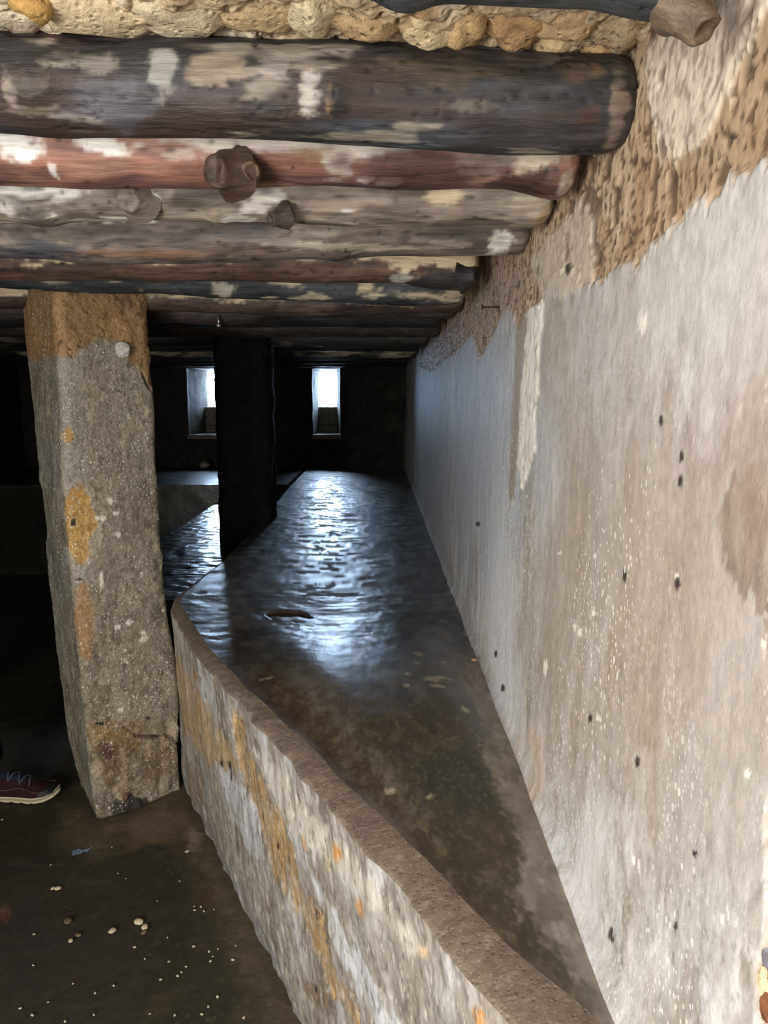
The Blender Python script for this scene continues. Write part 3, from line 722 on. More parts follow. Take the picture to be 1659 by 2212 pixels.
def paint_pillar(P, Nn, V):
    uv = np.c_[(P[:, :2] - f0) @ fr_dir, P[:, 2]]
    front = sstep(-0.1, 0.25, Nn @ fr_n)
    q = Paint(P, uv, pil_uv, (142, 132, 112), freq=(1, 1, 0.6), seed=13)
    q.mottle((120, 108, 88), 8, -0.05, 0.25, 0.7, 1); q.mottle((160, 148, 122), 16, 0.0, 0.3, 0.6, 2); q.mottle((96, 84, 66), 40, 0.05, 0.3, 0.6, 3)
    q.mottle((182, 172, 146), 60, 0.15, 0.35, 0.5, 4)
    # the left side face is greyer
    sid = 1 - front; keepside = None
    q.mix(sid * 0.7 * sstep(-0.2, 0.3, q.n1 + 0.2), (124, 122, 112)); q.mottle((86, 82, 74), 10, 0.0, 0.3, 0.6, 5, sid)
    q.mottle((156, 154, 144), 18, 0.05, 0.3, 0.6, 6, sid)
    # highlight on the left arris, painted as a pale band
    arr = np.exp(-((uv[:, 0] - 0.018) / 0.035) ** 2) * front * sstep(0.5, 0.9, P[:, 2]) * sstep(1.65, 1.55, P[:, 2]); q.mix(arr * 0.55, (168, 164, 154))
    # earth render at the top
    m = q.poly([(60, 560), (60, 700), (118, 760), (135, 772), (160, 770), (215, 730), (290, 745), (282, 780), (308, 800), (330, 845), (345, 830), (400, 560)], (148, 114, 76), 1.0, 0.004, 0.012, 0.008)
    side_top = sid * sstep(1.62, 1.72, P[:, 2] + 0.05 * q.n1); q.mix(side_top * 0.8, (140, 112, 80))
    m = m * front
    q.mottle((178, 140, 96), 10, 0.0, 0.3, 0.6, 7, m); q.mottle((104, 78, 50), 26, 0.12, 0.3, 0.8, 8, m)
    ck = sstep(0.03, 0.0, np.abs(fbm(P, 12, 3, 112))) * m * sstep(0, 0.2, q.n1 + 0.1); q.mix(ck * 0.8, (66, 46, 28))
    side_col = q.col.copy()
    # ochre bruises
    o1 = q.blob(171, 1125, 34, 78, (186, 142, 74), 0.95, 0.12, 0.35); q.mottle((214, 178, 112), 50, 0.05, 0.25, 0.7, 9, o1)
    h1 = q.blob(171, 1125, 48, 96, None, 1, 0.25, 0.4) - o1; q.mix(np.clip(h1, 0, 1) * 0.6, (186, 176, 152))
    q.blob(149, 942, 9, 18, (190, 148, 84), 0.9, 0.2, 0.4); q.blob(182, 1350, 18, 70, (168, 122, 66), 0.7, 0.4)
    q.blob(245, 1590, 60, 30, (160, 124, 70), 0.6, 0.5)
    low = front * sstep(0.34, 0.25, P[:, 2] + 0.06 * q.n1 + 0.03 * q.n2)
    q.mottle((104, 82, 52), 9, -0.1, 0.2, 0.85, 10, low); q.mottle((186, 172, 138), 24, 0.05, 0.3, 0.6, 11, low)
    q.blob(285, 1740, 34, 22, (52, 50, 48), 0.95, 0.2, 0.4); q.blob(226, 1620, 20, 20, (66, 48, 34), 0.8, 0.4)
    q.blob(215, 1775, 26, 30, (92, 72, 44), 0.6, 0.5); q.blob(340, 1640, 50, 40, (112, 90, 60), 0.6, 0.5)
    for (x, y, a, b) in ((215, 1562, 12, 5), (317, 1550, 5, 5), (174, 1252, 6, 3), (330, 1588, 22, 3), (160, 1130, 6, 9)):
        q.blob(x, y, a, b, (40, 32, 24), 0.95, 0.3, 0.8)
    for (x, y, a, b) in ((241, 1083, 7, 6), (252, 1110, 6, 5), (220, 1120, 14, 6), (255, 1155, 6, 5), (280, 1344, 8, 6), (309, 1366, 6, 6), (310, 1380, 9, 7), (255, 1355, 6, 6), (220, 1255, 4, 16), (258, 1532, 6, 5)):
        q.blob(x, y, a, b, (226, 220, 204), 0.9, 0.3, 0.7)
    q.col = q.col * front[:, None] + side_col * (1 - front[:, None])
    ckr = q.poly([(308, 800), (318, 830), (334, 850), (330, 842), (318, 815)], (50, 38, 26), 0.9, 0.003, 0.004, 0.003)
    ckl = q.poly([(255, 1562), (295, 1585), (330, 1592), (355, 1582), (385, 1600), (395, 1604), (385, 1610), (350, 1590), (330, 1600), (290, 1592)], (60, 46, 32), 0.8, 0.003, 0.004, 0.003)
    rightdmg = np.exp(-((uv[:, 0] - 0.30) / 0.03) ** 2) * front * sstep(0.55, 0.75, P[:, 2]) * sstep(1.05, 0.85, P[:, 2])
    d = (0.007 * fbm(P, (7, 7, 5), 3, 114) + 0.0035 * fbm(P, 26, 3, 115) + 0.0016 * fbm(P, 80, 2, 116) - m * (0.002 + 0.006 * fbm(P, 22, 3, 117)) - ck * 0.004
         - o1 * 0.005 - low * (0.006 + 0.014 * fbm(P, 13, 3, 118)) - ckr * 0.01 - ckl * 0.006 - rightdmg * (0.008 + 0.016 * fbm(P, 20, 3, 119)))
    return q.col, d, np.clip(0.55 + fbm(P, 6, 2, 120) * 1.4, 0, 1) * (1 - 0.8 * m)


pil = empty('masonry_pillar', (-0.95, 2.6, 0)); tag(pil, 'square grey cement pillar with crumbling brown top and an ochre bruise, nearest the camera', 'pillar')
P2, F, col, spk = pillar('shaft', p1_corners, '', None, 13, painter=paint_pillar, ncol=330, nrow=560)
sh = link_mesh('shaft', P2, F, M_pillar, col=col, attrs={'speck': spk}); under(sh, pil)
def on_front(x, y, off=0.0):
    uv = pil_uv(x, y); p = f0 + fr_dir * uv[0] + fr_n * off; return (p[0], p[1], uv[1])
s_ = stone('stone', on_front(264, 755, -0.001), (0.026, 0.012, 0.024), (200, 196, 186), 44, parent=pil, amp=0.5); s_['label'] = 'white stone showing through the render'
s_ = stone('stone', on_front(285, 1742, -0.010), (0.042, 0.020, 0.030), (58, 56, 54), 45, parent=pil, amp=0.35); s_['label'] = 'black porous stone at the foot'


def paint_plain(base, blot):
    def fn(P, Nn, V):
        q = Paint(P, P[:, :2].copy(), None, base, seed=17); q.mottle(blot, 6, 0, 0.3, 0.7, 1); q.mottle(np.array(base) * 0.6, 14, 0, 0.3, 0.6, 2)
        return q.col, 0.010 * fbm(P, 8, 3, 121) + 0.003 * fbm(P, 30, 2, 122), np.zeros(len(P))
    return fn


pil2 = empty('masonry_pillar', (-0.83, 4.3, 0)); tag(pil2, 'unlit dark pillar standing between the two far slit windows', 'pillar')
def p2c(z): return np.array([(-0.900, 4.10), (-0.60, 4.10), (-0.60, 4.45), (-0.900, 4.45)]) + [[0.0 * z, 0]]
P2, F, col, spk = pillar('shaft', p2c, '', None, 14, painter=paint_plain((34, 32, 28), (44, 41, 34)), ncol=120, nrow=140)  # albedo kept near black, painting in the lack of light
sh = link_mesh('shaft', P2, F, M_dark, col=col, attrs={'speck': spk}); under(sh, pil2)

# small pale stone standing on the far platform
o = stone('stone', (-1.72, 7.38, 0.792), (0.05, 0.04, 0.035), (150, 144, 130), 77, amp=0.4); tag(o, 'small pale stone lying on the far platform under the left slit window', 'stone')

# ================================================================== CEILING POLES
def pole(Y0, bot, end_px, r, base, patches, label, top=None, seed=0, xl=LEFT, dens=(360, 64), blobs=(), flip=False, knots=(), taper=0.0, rough_amp=1.0, cream=None, extend=0.0, stubs=()):
    """bot: lower outline as pixels; top: upper outline as pixels (optional). The log lies along X at distance Y0."""
    bx = np.array([atY(x, y, Y0) for x, y in bot]); xe = atY(end_px, bot[-1][1], Y0)[0] + extend
    x_vis = atY(-40, bot[0][1], Y0)[0]
    nx, na = dens
    xs_ = np.concatenate([np.linspace(xl, x_vis, 30)[:-1], np.linspace(x_vis, xe, nx)])
    zb_ = np.interp(xs_, bx[:, 0], bx[:, 2])
    if top is not None:
        tx = np.array([atY(x, y, Y0) for x, y in top]); zt_ = np.interp(xs_, tx[:, 0], tx[:, 2]); rr = (zt_ - zb_) / 2
    else: rr = np.full(len(xs_), r)
    k = np.ones(15) / 15
    zb_ = np.convolve(np.pad(zb_, 7, 'edge'), k, 'valid'); rr = np.convolve(np.pad(rr, 7, 'edge'), k, 'valid')
    # keep the underside on the drawn outline, with a little wander in Y
    el = math.cos(math.atan2(float(zb_.mean()) + 0.01 - EYE[2], Y0)); hr = rr if top is not None else rr / el
    zc0 = zb_ + hr; rr = hr * el
    a = np.linspace(0, 2 * math.pi, na, endpoint=False)
    Q0 = np.c_[xs_, 0 * xs_ + Y0, 0 * xs_ + seed]
    yc = Y0 + 0.012 * fbm(Q0, (2.2, 1, 1), 2, seed + 1)
    # rounded, worn right-hand end
    de = (xe - xs_) / 0.035; cap = np.sqrt(np.clip(1 - (1 - np.clip(de, 0, 1)) ** 2, 0, 1)) * 0.55 + 0.45 * sstep(-0.2, 0.4, de)
    rad = rr * cap; zc = zc0
    ca, sa = np.cos(a), np.sin(a)                 # angle 0 faces the viewer (-Y), pi/2 is up
    N3 = np.stack([np.zeros((len(xs_), na)), np.tile(-ca, (len(xs_), 1)), np.tile(sa, (len(xs_), 1))], -1)
    C3 = np.stack([np.repeat(xs_[:, None], na, 1), np.repeat(yc[:, None], na, 1), np.repeat(zc[:, None], na, 1)], -1)
    unit = C3 + N3 * rr[:, None, None]
    Pn = unit.reshape(-1, 3)
    grain = fbm(Pn, (5, 45, 45), 4, seed + 2); big = fbm(Pn, (6, 9, 9), 3, seed + 3); crk = np.abs(fbm(Pn, (2.5, 40, 40), 3, seed + 4))
    dr = (0.0045 * big + 0.0022 * grain - 0.0022 * sstep(0.03, 0, crk)) * rough_amp
    def puv(x, y): p = atY(x, y, Y0 - r * 0.8); return np.array([p[0], p[2]])
    fa = Pn.copy()
    q = Paint(Pn, np.c_[Pn[:, 0], Pn[:, 2]], puv, base, freq=(0.5, 1.6, 1.6), seed=seed)
    q.mottle(np.array(base) * 0.68, 9, -0.05, 0.25, 0.75, 1); q.mottle(np.clip(np.array(base) * 1.3, 0, 255), 16, 0.05, 0.3, 0.6, 2)
    for c_, sc_, lo, hi, am in patches: q.mottle(c_, sc_, lo, hi, am, 3 + lo)
    if cream is not None:
        c_, zc_cut, am = cream                     # old limewash clinging to the upper side
        hgt = (Pn[:, 2] - np.repeat(zb_, na)) / np.repeat(2 * rr, na)
        q.mix(sstep(zc_cut - 0.04, zc_cut + 0.04, hgt + 0.45 * q.n1 + 0.25 * q.n2 + 0.1 * q.n3) * am, c_)
    facing = np.tile((ca > -0.3), (len(xs_), 1)).ravel()
    sav = q.col.copy()
    for bl in blobs:
        x, y, ra, rb, c_, am = bl; q.blob(x, y, ra, rb, c_, am, 0.35, 0.9)
    q.col = np.where(facing[:, None], q.col, sav)
    q.mix(sstep(0.025, 0.0, crk) * 0.7, np.array(base) * 0.35)
    for (x, y, kr, kd) in knots:                   # swellings and hollows
        p = puv(x, y); g = np.exp(-(((Pn[:, 0] - p[0]) / (kr * 1.4)) ** 2 + ((Pn[:, 2] - p[1]) / kr) ** 2)) * facing
        dr = dr + kd * g
        q.mix(np.clip(g * 1.2 - 0.45, 0, 1) * 0.7, np.array(base) * 0.5)
    V3 = (C3 + N3 * (rad[:, None, None] + dr.reshape(len(xs_), na)[..., None] * cap[:, None, None])).reshape(-1, 3)
    V3[:, 0] += (1 - np.repeat(cap, na)) * 0.006 * fbm(V3, 50, 2, seed + 9)
    n_ = len(xs_)
    F = [tuple(f) for f in grid_faces(n_, na, close=True)] + [tuple(range(na))[::-1], tuple(range((n_ - 1) * na, n_ * na))]
    t = empty('ceiling_pole', ((xl + xe) / 2, Y0, float(zc.mean()))); tag(t, label, 'pole', 'rough timber poles carrying the ceiling')
    o = link_mesh('log', V3, F, M_wood, col=q.col); under(o, t)
    for (x, y, sr, ln, dv, c_) in stubs:           # sawn branch stubs
        p = atY(x, y, Y0 - (r if top is None else float(np.interp(atY(x, y, Y0)[0], xs_, rr))) * 0.80); dv = np.array(dv, float); dv /= np.linalg.norm(dv)
        e1 = np.cross(dv, [0, 0, 1]); e1 /= np.linalg.norm(e1); e2 = np.cross(e1, dv); aa = np.linspace(0, 2 * math.pi, 24, endpoint=False)
        VV = []; prof_ = ((-1.2, 1.9), (-0.4, 1.35), (0.2, 1.08), (0.7, 0.98), (0.95, 0.90), (1.0, 0.78), (0.90, 0.5), (0.74, 0.15))
        for tt_, sc_ in prof_:
            VV.append(p + dv * ln * tt_ + (np.outer(np.cos(aa), e1) + np.outer(np.sin(aa), e2)) * sr * sc_)
        VV = np.concatenate(VV); VV = VV + dv * (0.006 * fbm(VV, 70, 3, seed + 5))[:, None] + (0.004 * np.stack([fbm(VV, 40, 2, seed + 6 + j_) for j_ in range(3)], -1))
        FF = [tuple(f) for f in grid_faces(len(prof_), 24, close=True)] + [tuple(range((len(prof_) - 1) * 24, len(prof_) * 24))]
        cc = np.tile(lin(c_), (len(VV), 1)) * (1 + 0.5 * fbm(VV, (40, 120, 120), 3, seed + 8))[:, None]
        st = link_mesh('branch_stub', VV, FF, M_wood, col=np.clip(cc, 0, 1)); under(st, t)
    return t


LW = (214, 210, 200); CR = (206, 186, 150)
# 0: nearest, only its underside shows at the top edge of the photo
pole(0.655, [(0, -120), (700, -40), (815, 6), (880, 34), (950, 6), (1100, 14), (1290, 26), (1430, 56), (1480, 88)], 1500, 0.06, (62, 64, 66),
     [((96, 96, 92), 12, 0.05, 0.3, 0.6)], 'dark pole right at the top edge, ending in a broken knob by the wall',
     seed=200, dens=(340, 56), stubs=((1500, 40, 0.013, 0.016, (0.35, -0.5, -0.8), (96, 80, 62)),), extend=-0.004)
# 1
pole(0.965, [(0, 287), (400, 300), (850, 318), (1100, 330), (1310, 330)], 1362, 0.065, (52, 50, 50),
     [((80, 84, 94), 8, 0.05, 0.35, 0.6), ((58, 40, 32), 6, 0.05, 0.3, 0.7), ((150, 140, 122), 16, 0.20, 0.34, 0.6), ((24, 22, 22), 11, 0.1, 0.3, 0.7)], 'thickest pole, charred black-brown with pale smudges and a rounded end',  # blue-grey mottle paints in cool light reflected on the pole
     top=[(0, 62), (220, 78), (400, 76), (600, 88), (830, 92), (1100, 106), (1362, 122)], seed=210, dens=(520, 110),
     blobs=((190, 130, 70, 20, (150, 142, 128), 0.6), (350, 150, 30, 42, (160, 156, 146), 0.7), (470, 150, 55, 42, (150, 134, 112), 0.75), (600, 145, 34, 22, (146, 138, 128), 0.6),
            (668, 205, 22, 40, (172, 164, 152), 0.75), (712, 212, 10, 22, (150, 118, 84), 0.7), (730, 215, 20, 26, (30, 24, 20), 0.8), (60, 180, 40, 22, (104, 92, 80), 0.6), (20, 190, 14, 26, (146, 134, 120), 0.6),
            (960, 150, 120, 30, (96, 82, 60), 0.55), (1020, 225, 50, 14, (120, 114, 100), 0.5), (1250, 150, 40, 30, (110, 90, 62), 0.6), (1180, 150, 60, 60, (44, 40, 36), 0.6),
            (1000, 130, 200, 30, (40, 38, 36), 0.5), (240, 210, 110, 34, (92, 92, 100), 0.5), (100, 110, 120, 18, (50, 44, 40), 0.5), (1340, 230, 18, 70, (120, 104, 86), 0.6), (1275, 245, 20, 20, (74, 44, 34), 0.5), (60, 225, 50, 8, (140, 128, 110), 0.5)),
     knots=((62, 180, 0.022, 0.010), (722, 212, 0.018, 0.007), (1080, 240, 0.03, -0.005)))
# 2 reddish
pole(1.120, [(0, 404), (300, 409), (500, 412), (620, 402), (720, 398), (900, 404), (1100, 408), (1180, 430), (1240, 436)], 1246, 0.065, (122, 84, 70),
     [((88, 62, 58), 7, 0.0, 0.3, 0.7), ((152, 116, 98), 12, 0.1, 0.3, 0.6), ((206, 198, 186), 12, 0.22, 0.32, 0.85)], 'reddish brown pole with white limewash patches and a large sawn branch stub',
     seed=220, dens=(420, 72),
     blobs=((50, 310, 55, 28, LW, 0.95), (232, 314, 44, 24, LW, 0.9), (105, 360, 8, 10, LW, 0.7), (560, 305, 260, 26, (176, 168, 156), 0.9), (400, 335, 40, 14, (164, 150, 136), 0.6), (700, 335, 60, 16, (130, 100, 70), 0.6),
            (730, 345, 30, 22, (168, 162, 148), 0.7), (900, 360, 160, 36, (74, 50, 46), 0.8), (1160, 340, 70, 22, (186, 176, 152), 0.85), (1040, 335, 60, 24, (120, 108, 100), 0.6), (1140, 385, 90, 20, (46, 30, 26), 0.9),
            (545, 380, 30, 30, (66, 44, 34), 0.85), (780, 395, 30, 14, (40, 28, 24), 0.8), (1230, 385, 14, 24, (150, 142, 124), 0.6)),
     knots=((550, 375, 0.03, -0.010), (880, 360, 0.05, 0.005)), stubs=((482, 370, 0.0215, 0.017, (-0.55, -0.8, -0.2), (62, 46, 38)), (540, 366, 0.012, 0.010, (0.5, -0.8, -0.3), (84, 62, 46))))
# 3 grey brown
pole(1.325, [(0, 480), (300, 477), (600, 480), (760, 488), (1000, 490), (1130, 494), (1180, 495)], 1192, 0.060, (128, 116, 102),
     [((88, 78, 70), 7, 0.0, 0.3, 0.8), ((164, 152, 134), 14, 0.05, 0.3, 0.6), ((204, 198, 186), 14, 0.24, 0.34, 0.8), ((52, 44, 40), 12, 0.14, 0.3, 0.7)], 'grey-brown weathered pole with knots, third down from the thick black pole',
     seed=230, dens=(420, 64),
     blobs=((120, 415, 70, 14, LW, 0.9), (20, 430, 36, 22, LW, 0.7), (60, 450, 45, 18, (104, 98, 92), 0.7), (330, 432, 14, 14, (210, 208, 204), 0.8), (290, 430, 40, 24, (84, 76, 72), 0.7), (960, 425, 34, 16, CR, 0.85), (880, 420, 40, 12, (70, 58, 50), 0.7),
            (590, 468, 30, 8, (50, 42, 38), 0.8), (1180, 470, 14, 22, (150, 120, 80), 0.7), (1140, 440, 50, 10, (176, 164, 140), 0.6), (458, 455, 9, 8, (190, 172, 138), 0.7)),
     knots=((458, 455, 0.012, 0.006), (60, 450, 0.022, 0.008)), stubs=((285, 428, 0.022, 0.016, (-0.3, -0.9, -0.3), (110, 98, 88)), (600, 470, 0.012, 0.014, (-0.8, -0.6, -0.3), (60, 50, 44))))
# 4
pole(1.580, [(0, 556), (120, 563), (200, 573), (330, 570), (550, 566), (700, 560), (860, 551), (1000, 550), (1100, 550)], 1146, 0.062, (104, 92, 84),
     [((70, 62, 58), 8, 0.0, 0.3, 0.8), ((150, 138, 122), 16, 0.1, 0.3, 0.6), ((48, 42, 40), 12, 0.14, 0.3, 0.7)], 'grey split pole with a long white limewash streak along its upper side',
     seed=240, dens=(420, 64), cream=((220, 216, 206), 0.56, 0.95),
     blobs=((70, 545, 110, 20, (66, 68, 74), 0.85), (540, 510, 90, 12, (92, 84, 80), 0.6), (1085, 520, 28, 20, (214, 208, 192), 0.9), (300, 545, 180, 8, (120, 86, 58), 0.6), (750, 530, 160, 5, (176, 164, 144), 0.7), (1000, 500, 120, 14, (84, 76, 70), 0.8)),
     knots=((410, 520, 0.02, -0.006), (720, 545, 0.02, 0.006)))
# 5
pole(1.985, [(0, 605), (200, 606), (350, 610), (520, 607), (700, 612), (850, 612), (940, 627), (1035, 629)], 1032, 0.062, (92, 70, 58),
     [((64, 50, 44), 8, 0.0, 0.3, 0.7)], 'brown pole thickly coated in cream lime, with a blackened broken end', seed=250, dens=(380, 56),
     cream=(CR, 0.36, 0.95), blobs=((950, 605, 85, 18, (44, 42, 42), 0.95), (870, 598, 22, 10, (180, 174, 158), 0.8), (1010, 600, 20, 16, (32, 30, 30), 0.9)), stubs=((1014, 596, 0.022, 0.02, (0.9, -0.4, 0.1), (44, 42, 42)),))
# 6
pole(2.200, [(0, 622), (110, 629), (200, 635), (360, 634), (480, 644), (620, 650), (740, 655), (870, 663), (1000, 656)], 1008, 0.055, (56, 58, 60),
     [((38, 40, 42), 8, 0.0, 0.3, 0.7), ((178, 164, 136), 12, 0.10, 0.22, 0.85)], 'thin blackish pole flaked with cream lime, resting on top of the near pillar', seed=260, dens=(360, 48),
     cream=(CR, 0.66, 0.85), blobs=((790, 622, 18, 12, CR, 0.9), (945, 640, 60, 8, (178, 160, 132), 0.8), (480, 620, 22, 12, (176, 168, 148), 0.8)))
# 7
pole(2.640, [(0, 667), (380, 672), (560, 682), (700, 681), (850, 676), (1000, 675)], 1003, 0.055, (76, 62, 54),
     [((52, 42, 36), 8, 0.0, 0.3, 0.7)], 'dark brown pole with cream lime on top, just behind the near pillar', seed=270, dens=(260, 44), cream=((190, 172, 140), 0.40, 0.95))
pole(2.86, [(0, 692), (430, 700), (520, 702), (640, 690), (820, 688), (980, 690)], 986, 0.05, (60, 50, 44),
     [((44, 36, 32), 8, 0.0, 0.3, 0.7)], 'thin dark pole wedged behind the cream-topped pole past the pillar', seed=280, dens=(220, 40))
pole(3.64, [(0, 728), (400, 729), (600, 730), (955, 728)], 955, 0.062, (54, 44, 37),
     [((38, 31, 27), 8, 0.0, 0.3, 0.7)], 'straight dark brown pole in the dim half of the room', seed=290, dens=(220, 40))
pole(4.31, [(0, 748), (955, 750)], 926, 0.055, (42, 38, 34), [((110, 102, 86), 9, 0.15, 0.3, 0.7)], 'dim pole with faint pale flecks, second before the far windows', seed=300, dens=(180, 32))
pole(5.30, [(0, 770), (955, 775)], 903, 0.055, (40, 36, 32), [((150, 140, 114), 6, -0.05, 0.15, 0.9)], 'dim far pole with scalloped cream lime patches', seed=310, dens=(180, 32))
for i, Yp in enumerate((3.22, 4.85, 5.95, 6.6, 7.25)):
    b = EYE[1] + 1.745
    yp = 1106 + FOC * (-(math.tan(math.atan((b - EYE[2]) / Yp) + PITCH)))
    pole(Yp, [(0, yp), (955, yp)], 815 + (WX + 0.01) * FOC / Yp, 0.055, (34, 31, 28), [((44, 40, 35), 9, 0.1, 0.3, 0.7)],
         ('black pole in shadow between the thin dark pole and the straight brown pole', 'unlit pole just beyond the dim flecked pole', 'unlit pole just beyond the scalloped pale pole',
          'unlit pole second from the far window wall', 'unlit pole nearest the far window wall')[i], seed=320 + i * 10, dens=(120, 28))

# ================================================================== SMALL THINGS
# nail in the right wall
import bmesh
def lathe(name, prof, mat, seg=20, parent=None, col=None):
    a = np.linspace(0, 2 * math.pi, seg, endpoint=False)
    V = np.concatenate([np.c_[r_ * np.cos(a), r_ * np.sin(a), np.full(seg, z)] for r_, z in prof])
    F = [tuple(f) for f in grid_faces(len(prof), seg, close=True)] + [tuple(range(seg))[::-1], tuple(range((len(prof) - 1) * seg, len(prof) * seg))]
    return link_mesh(name, V, F, mat, parent, col=col)


M_iron = plain('rusty_iron', (70, 44, 34), 0.7, 0.4, 0.4)
nl = empty('nail', tuple(atX(1068, 663, WX + 0.012))); nl.rotation_euler = (0, R(-90), R(-12)); tag(nl, 'rusty nail sticking out of the right wall below the pole ends', 'nail')
o = lathe('shank', [(0.0022, -0.012), (0.0022, 0.028)], M_iron, 12); o.parent = nl
o = lathe('head', [(0.0022, 0.028), (0.0065, 0.0285), (0.0065, 0.031), (0.003, 0.032)], M_iron, 16); o.parent = nl

# iron bolt tip under the thin dark pole
bo = empty('bolt', tuple(atY(472, 700, 2.80))); tag(bo, 'small pale metal bolt tip hanging under the thin dark pole right of the pillar', 'bolt')
M_steel = plain('pale_metal', (170, 160, 150), 0.35, 0.5, 0.8)
o = lathe('stem', [(0.004, -0.006), (0.004, 0.03)], M_steel, 12); o.parent = bo
o = lathe('tip', [(0.002, -0.012), (0.007, -0.010), (0.009, -0.004), (0.006, 0.001)], M_steel, 16); o.parent = bo

# pebbles and chips on the floor
M_peb = surface('pebble', fine=200, fine_amt=0.15, bump=0.2, bump_dist=0.001, rough=0.6, spec=0.4)
special = [(300, 1995, 7.5, 'pale rounded pebble, larger of the pair lying in the middle of the dark floor'), (313, 2006, 6, 'pale angular chip touching the large pebble in the middle of the dark floor'),
           (243, 2014, 6, 'cream oval pebble alone left of the pebble pair'), (125, 1922, 5.5, 'pale leaf-shaped chip near the blue scrap'), (114, 1922, 4.5, 'thin pale chip touching the leaf-shaped chip'),
           (147, 1993, 6.5, 'flat brown-grey flake left of the cream oval pebble'), (311, 2017, 5.0, 'dull brown flake below the pebble pair'), (404, 1842, 4.0, 'small cream pebble beside the foot of the bench'),
           (169, 2023, 4.5, 'small pale pebble below the flat brown-grey flake'), (153, 2035, 4.0, 'pale chip lowest of the three below the flat flake')]
for i, (x, y, s0, lb) in enumerate(special):
    p = atZ(x, y, 0.0); k = s0 / FOC * 2.2
    c = (206, 194, 164) if 'brown' not in lb else (112, 98, 70)
    o = stone('pebble', (p[0], p[1], 0.003 + k * 0.3), (k * 1.1, k * (1.4 if i != 4 else 0.8), k * 0.5), c, 130 + i, M_peb, amp=0.3, turn=True)
    tag(o, lb, 'pebble', 'pebbles and chips on the floor')
tiny = [(5, 1772), (388, 1905), (371, 1770), (255, 1888), (242, 1832), (74, 2020), (291, 2048), (313, 2073), (362, 2027), (365, 2079), (347, 2118), (246, 2131), (206, 2147), (158, 2127),
        (104, 2167), (70, 2195), (203, 2194), (378, 2195), (324, 2192), (436, 2193), (470, 2155), (509, 2045), (419, 2046), (503, 2075), (384, 2110), (471, 2052), (455, 2078), (421, 1968),
        (462, 1966), (141, 2225 - 17), (110, 1870), (272, 1900), (340, 1948), (450, 2176), (527, 2200), (44, 2180), (72, 2087), (434, 1960), (441, 1970), (420, 1960), (402, 2090), (392, 2102), (452, 2057), (460, 2068)]
Vt, Ft, n = [], [], 0
for i, (x, y) in enumerate(tiny):
    p = atZ(x, y, 0.0); k = random.Random(i).uniform(1.6, 3.0) / FOC * 2.2
    V, F, Rm = stone_mesh(None, (k, k * 1.5, k * 0.6), 170 + i, 0.3, sub=1); V = V @ Rm.T + [p[0], p[1], 0.003]
    Vt.append(V); Ft.append(F + n); n += len(V)
V = np.concatenate(Vt); o = link_mesh('grit', V, np.concatenate(Ft), M_peb, col=np.tile(lin((196, 186, 158)), (len(V), 1)))
tag(o, 'scattered pale grit and crumbs on the dark floor', 'grit', kind='stuff')

# blue-grey scrap of plastic on the floor
n_u, n_v = 40, 12; u_, v_ = np.meshgrid(np.linspace(0, 1, n_u), np.linspace(-1, 1, n_v))
wid = 0.5 * np.interp(u_, [0, 0.1, 0.4, 0.62, 1.0], [0.3, 1.0, 0.85, 0.35, 0.03])
a_, b_ = atZ(156, 1850, 0.0), atZ(206, 1830, 0.0); dv = (b_ - a_)[:2]; nn = np.array([-dv[1], dv[0]]); nn = nn / np.linalg.norm(nn) * 0.030
c0 = a_[:2] + u_[..., None] * dv + (v_ * wid)[..., None] * nn + (0.006 * np.sin(u_ * 7))[..., None] * nn / 0.03
P = np.stack([c0[..., 0], c0[..., 1], 0.006 + 0.004 * fbm(np.c_[c0.reshape(-1, 2), np.zeros(c0[..., 0].size)], 90, 2, 5).reshape(n_v, n_u)], -1).reshape(-1, 3)
F1 = grid_faces(n_v, n_u); P_b = P - [0, 0, 0.0012]; F2 = grid_faces(n_v, n_u, flip=True) + len(P)
o = link_mesh('plastic_scrap', np.concatenate([P, P_b]), np.concatenate([F1, F2]), plain('blue_plastic', (118, 134, 160), 0.4, 0.5, fine=150, amt=0.35))
tag(o, 'crumpled blue-grey plastic scrap on the floor in front of the pillar', 'scrap')
# chip on the bench against the wall
p = atZ(1024, 1429, 0.76); o = stone('wood_chip', (p[0], p[1], 0.765), (0.008, 0.006, 0.003), (206, 160, 120), 190, M_peb, amp=0.4)
tag(o, 'tiny orange-brown chip on the bench top beside the right wall', 'chip')
# rubble stones showing in the broken wall edge beside the camera
for i, (x, y, ra, c) in enumerate(((1650, 1830, 10, (226, 210, 176)), (1652, 1900, 9, (206, 150, 96)), (1652, 2000, 10, (176, 150, 110)), (1655, 2060, 9, (120, 116, 122)), (1646, 2120, 12, (220, 198, 160)),
                                   (1655, 2170, 10, (128, 84, 56)), (1652, 1750, 6, (190, 120, 74)), (1648, 1960, 8, (96, 70, 48)))):
    p = atX(x, y, WX + 0.012); k = ra / FOC * 0.9
    stone('stone', tuple(p), (k * 0.7, k * 1.6, k * 2.2), c, 210 + i, parent=wr, amp=0.5)


# ================================================================== PERSON
def ellip_loop(c, ax, ay, n=20, p=2.4):
    a = np.linspace(0, 2 * math.pi, n, endpoint=False); ca, sa = np.cos(a), np.sin(a)
    return np.asarray(c) + np.outer(np.sign(ca) * np.abs(ca) ** (2 / p), ax) + np.outer(np.sign(sa) * np.abs(sa) ** (2 / p), ay)


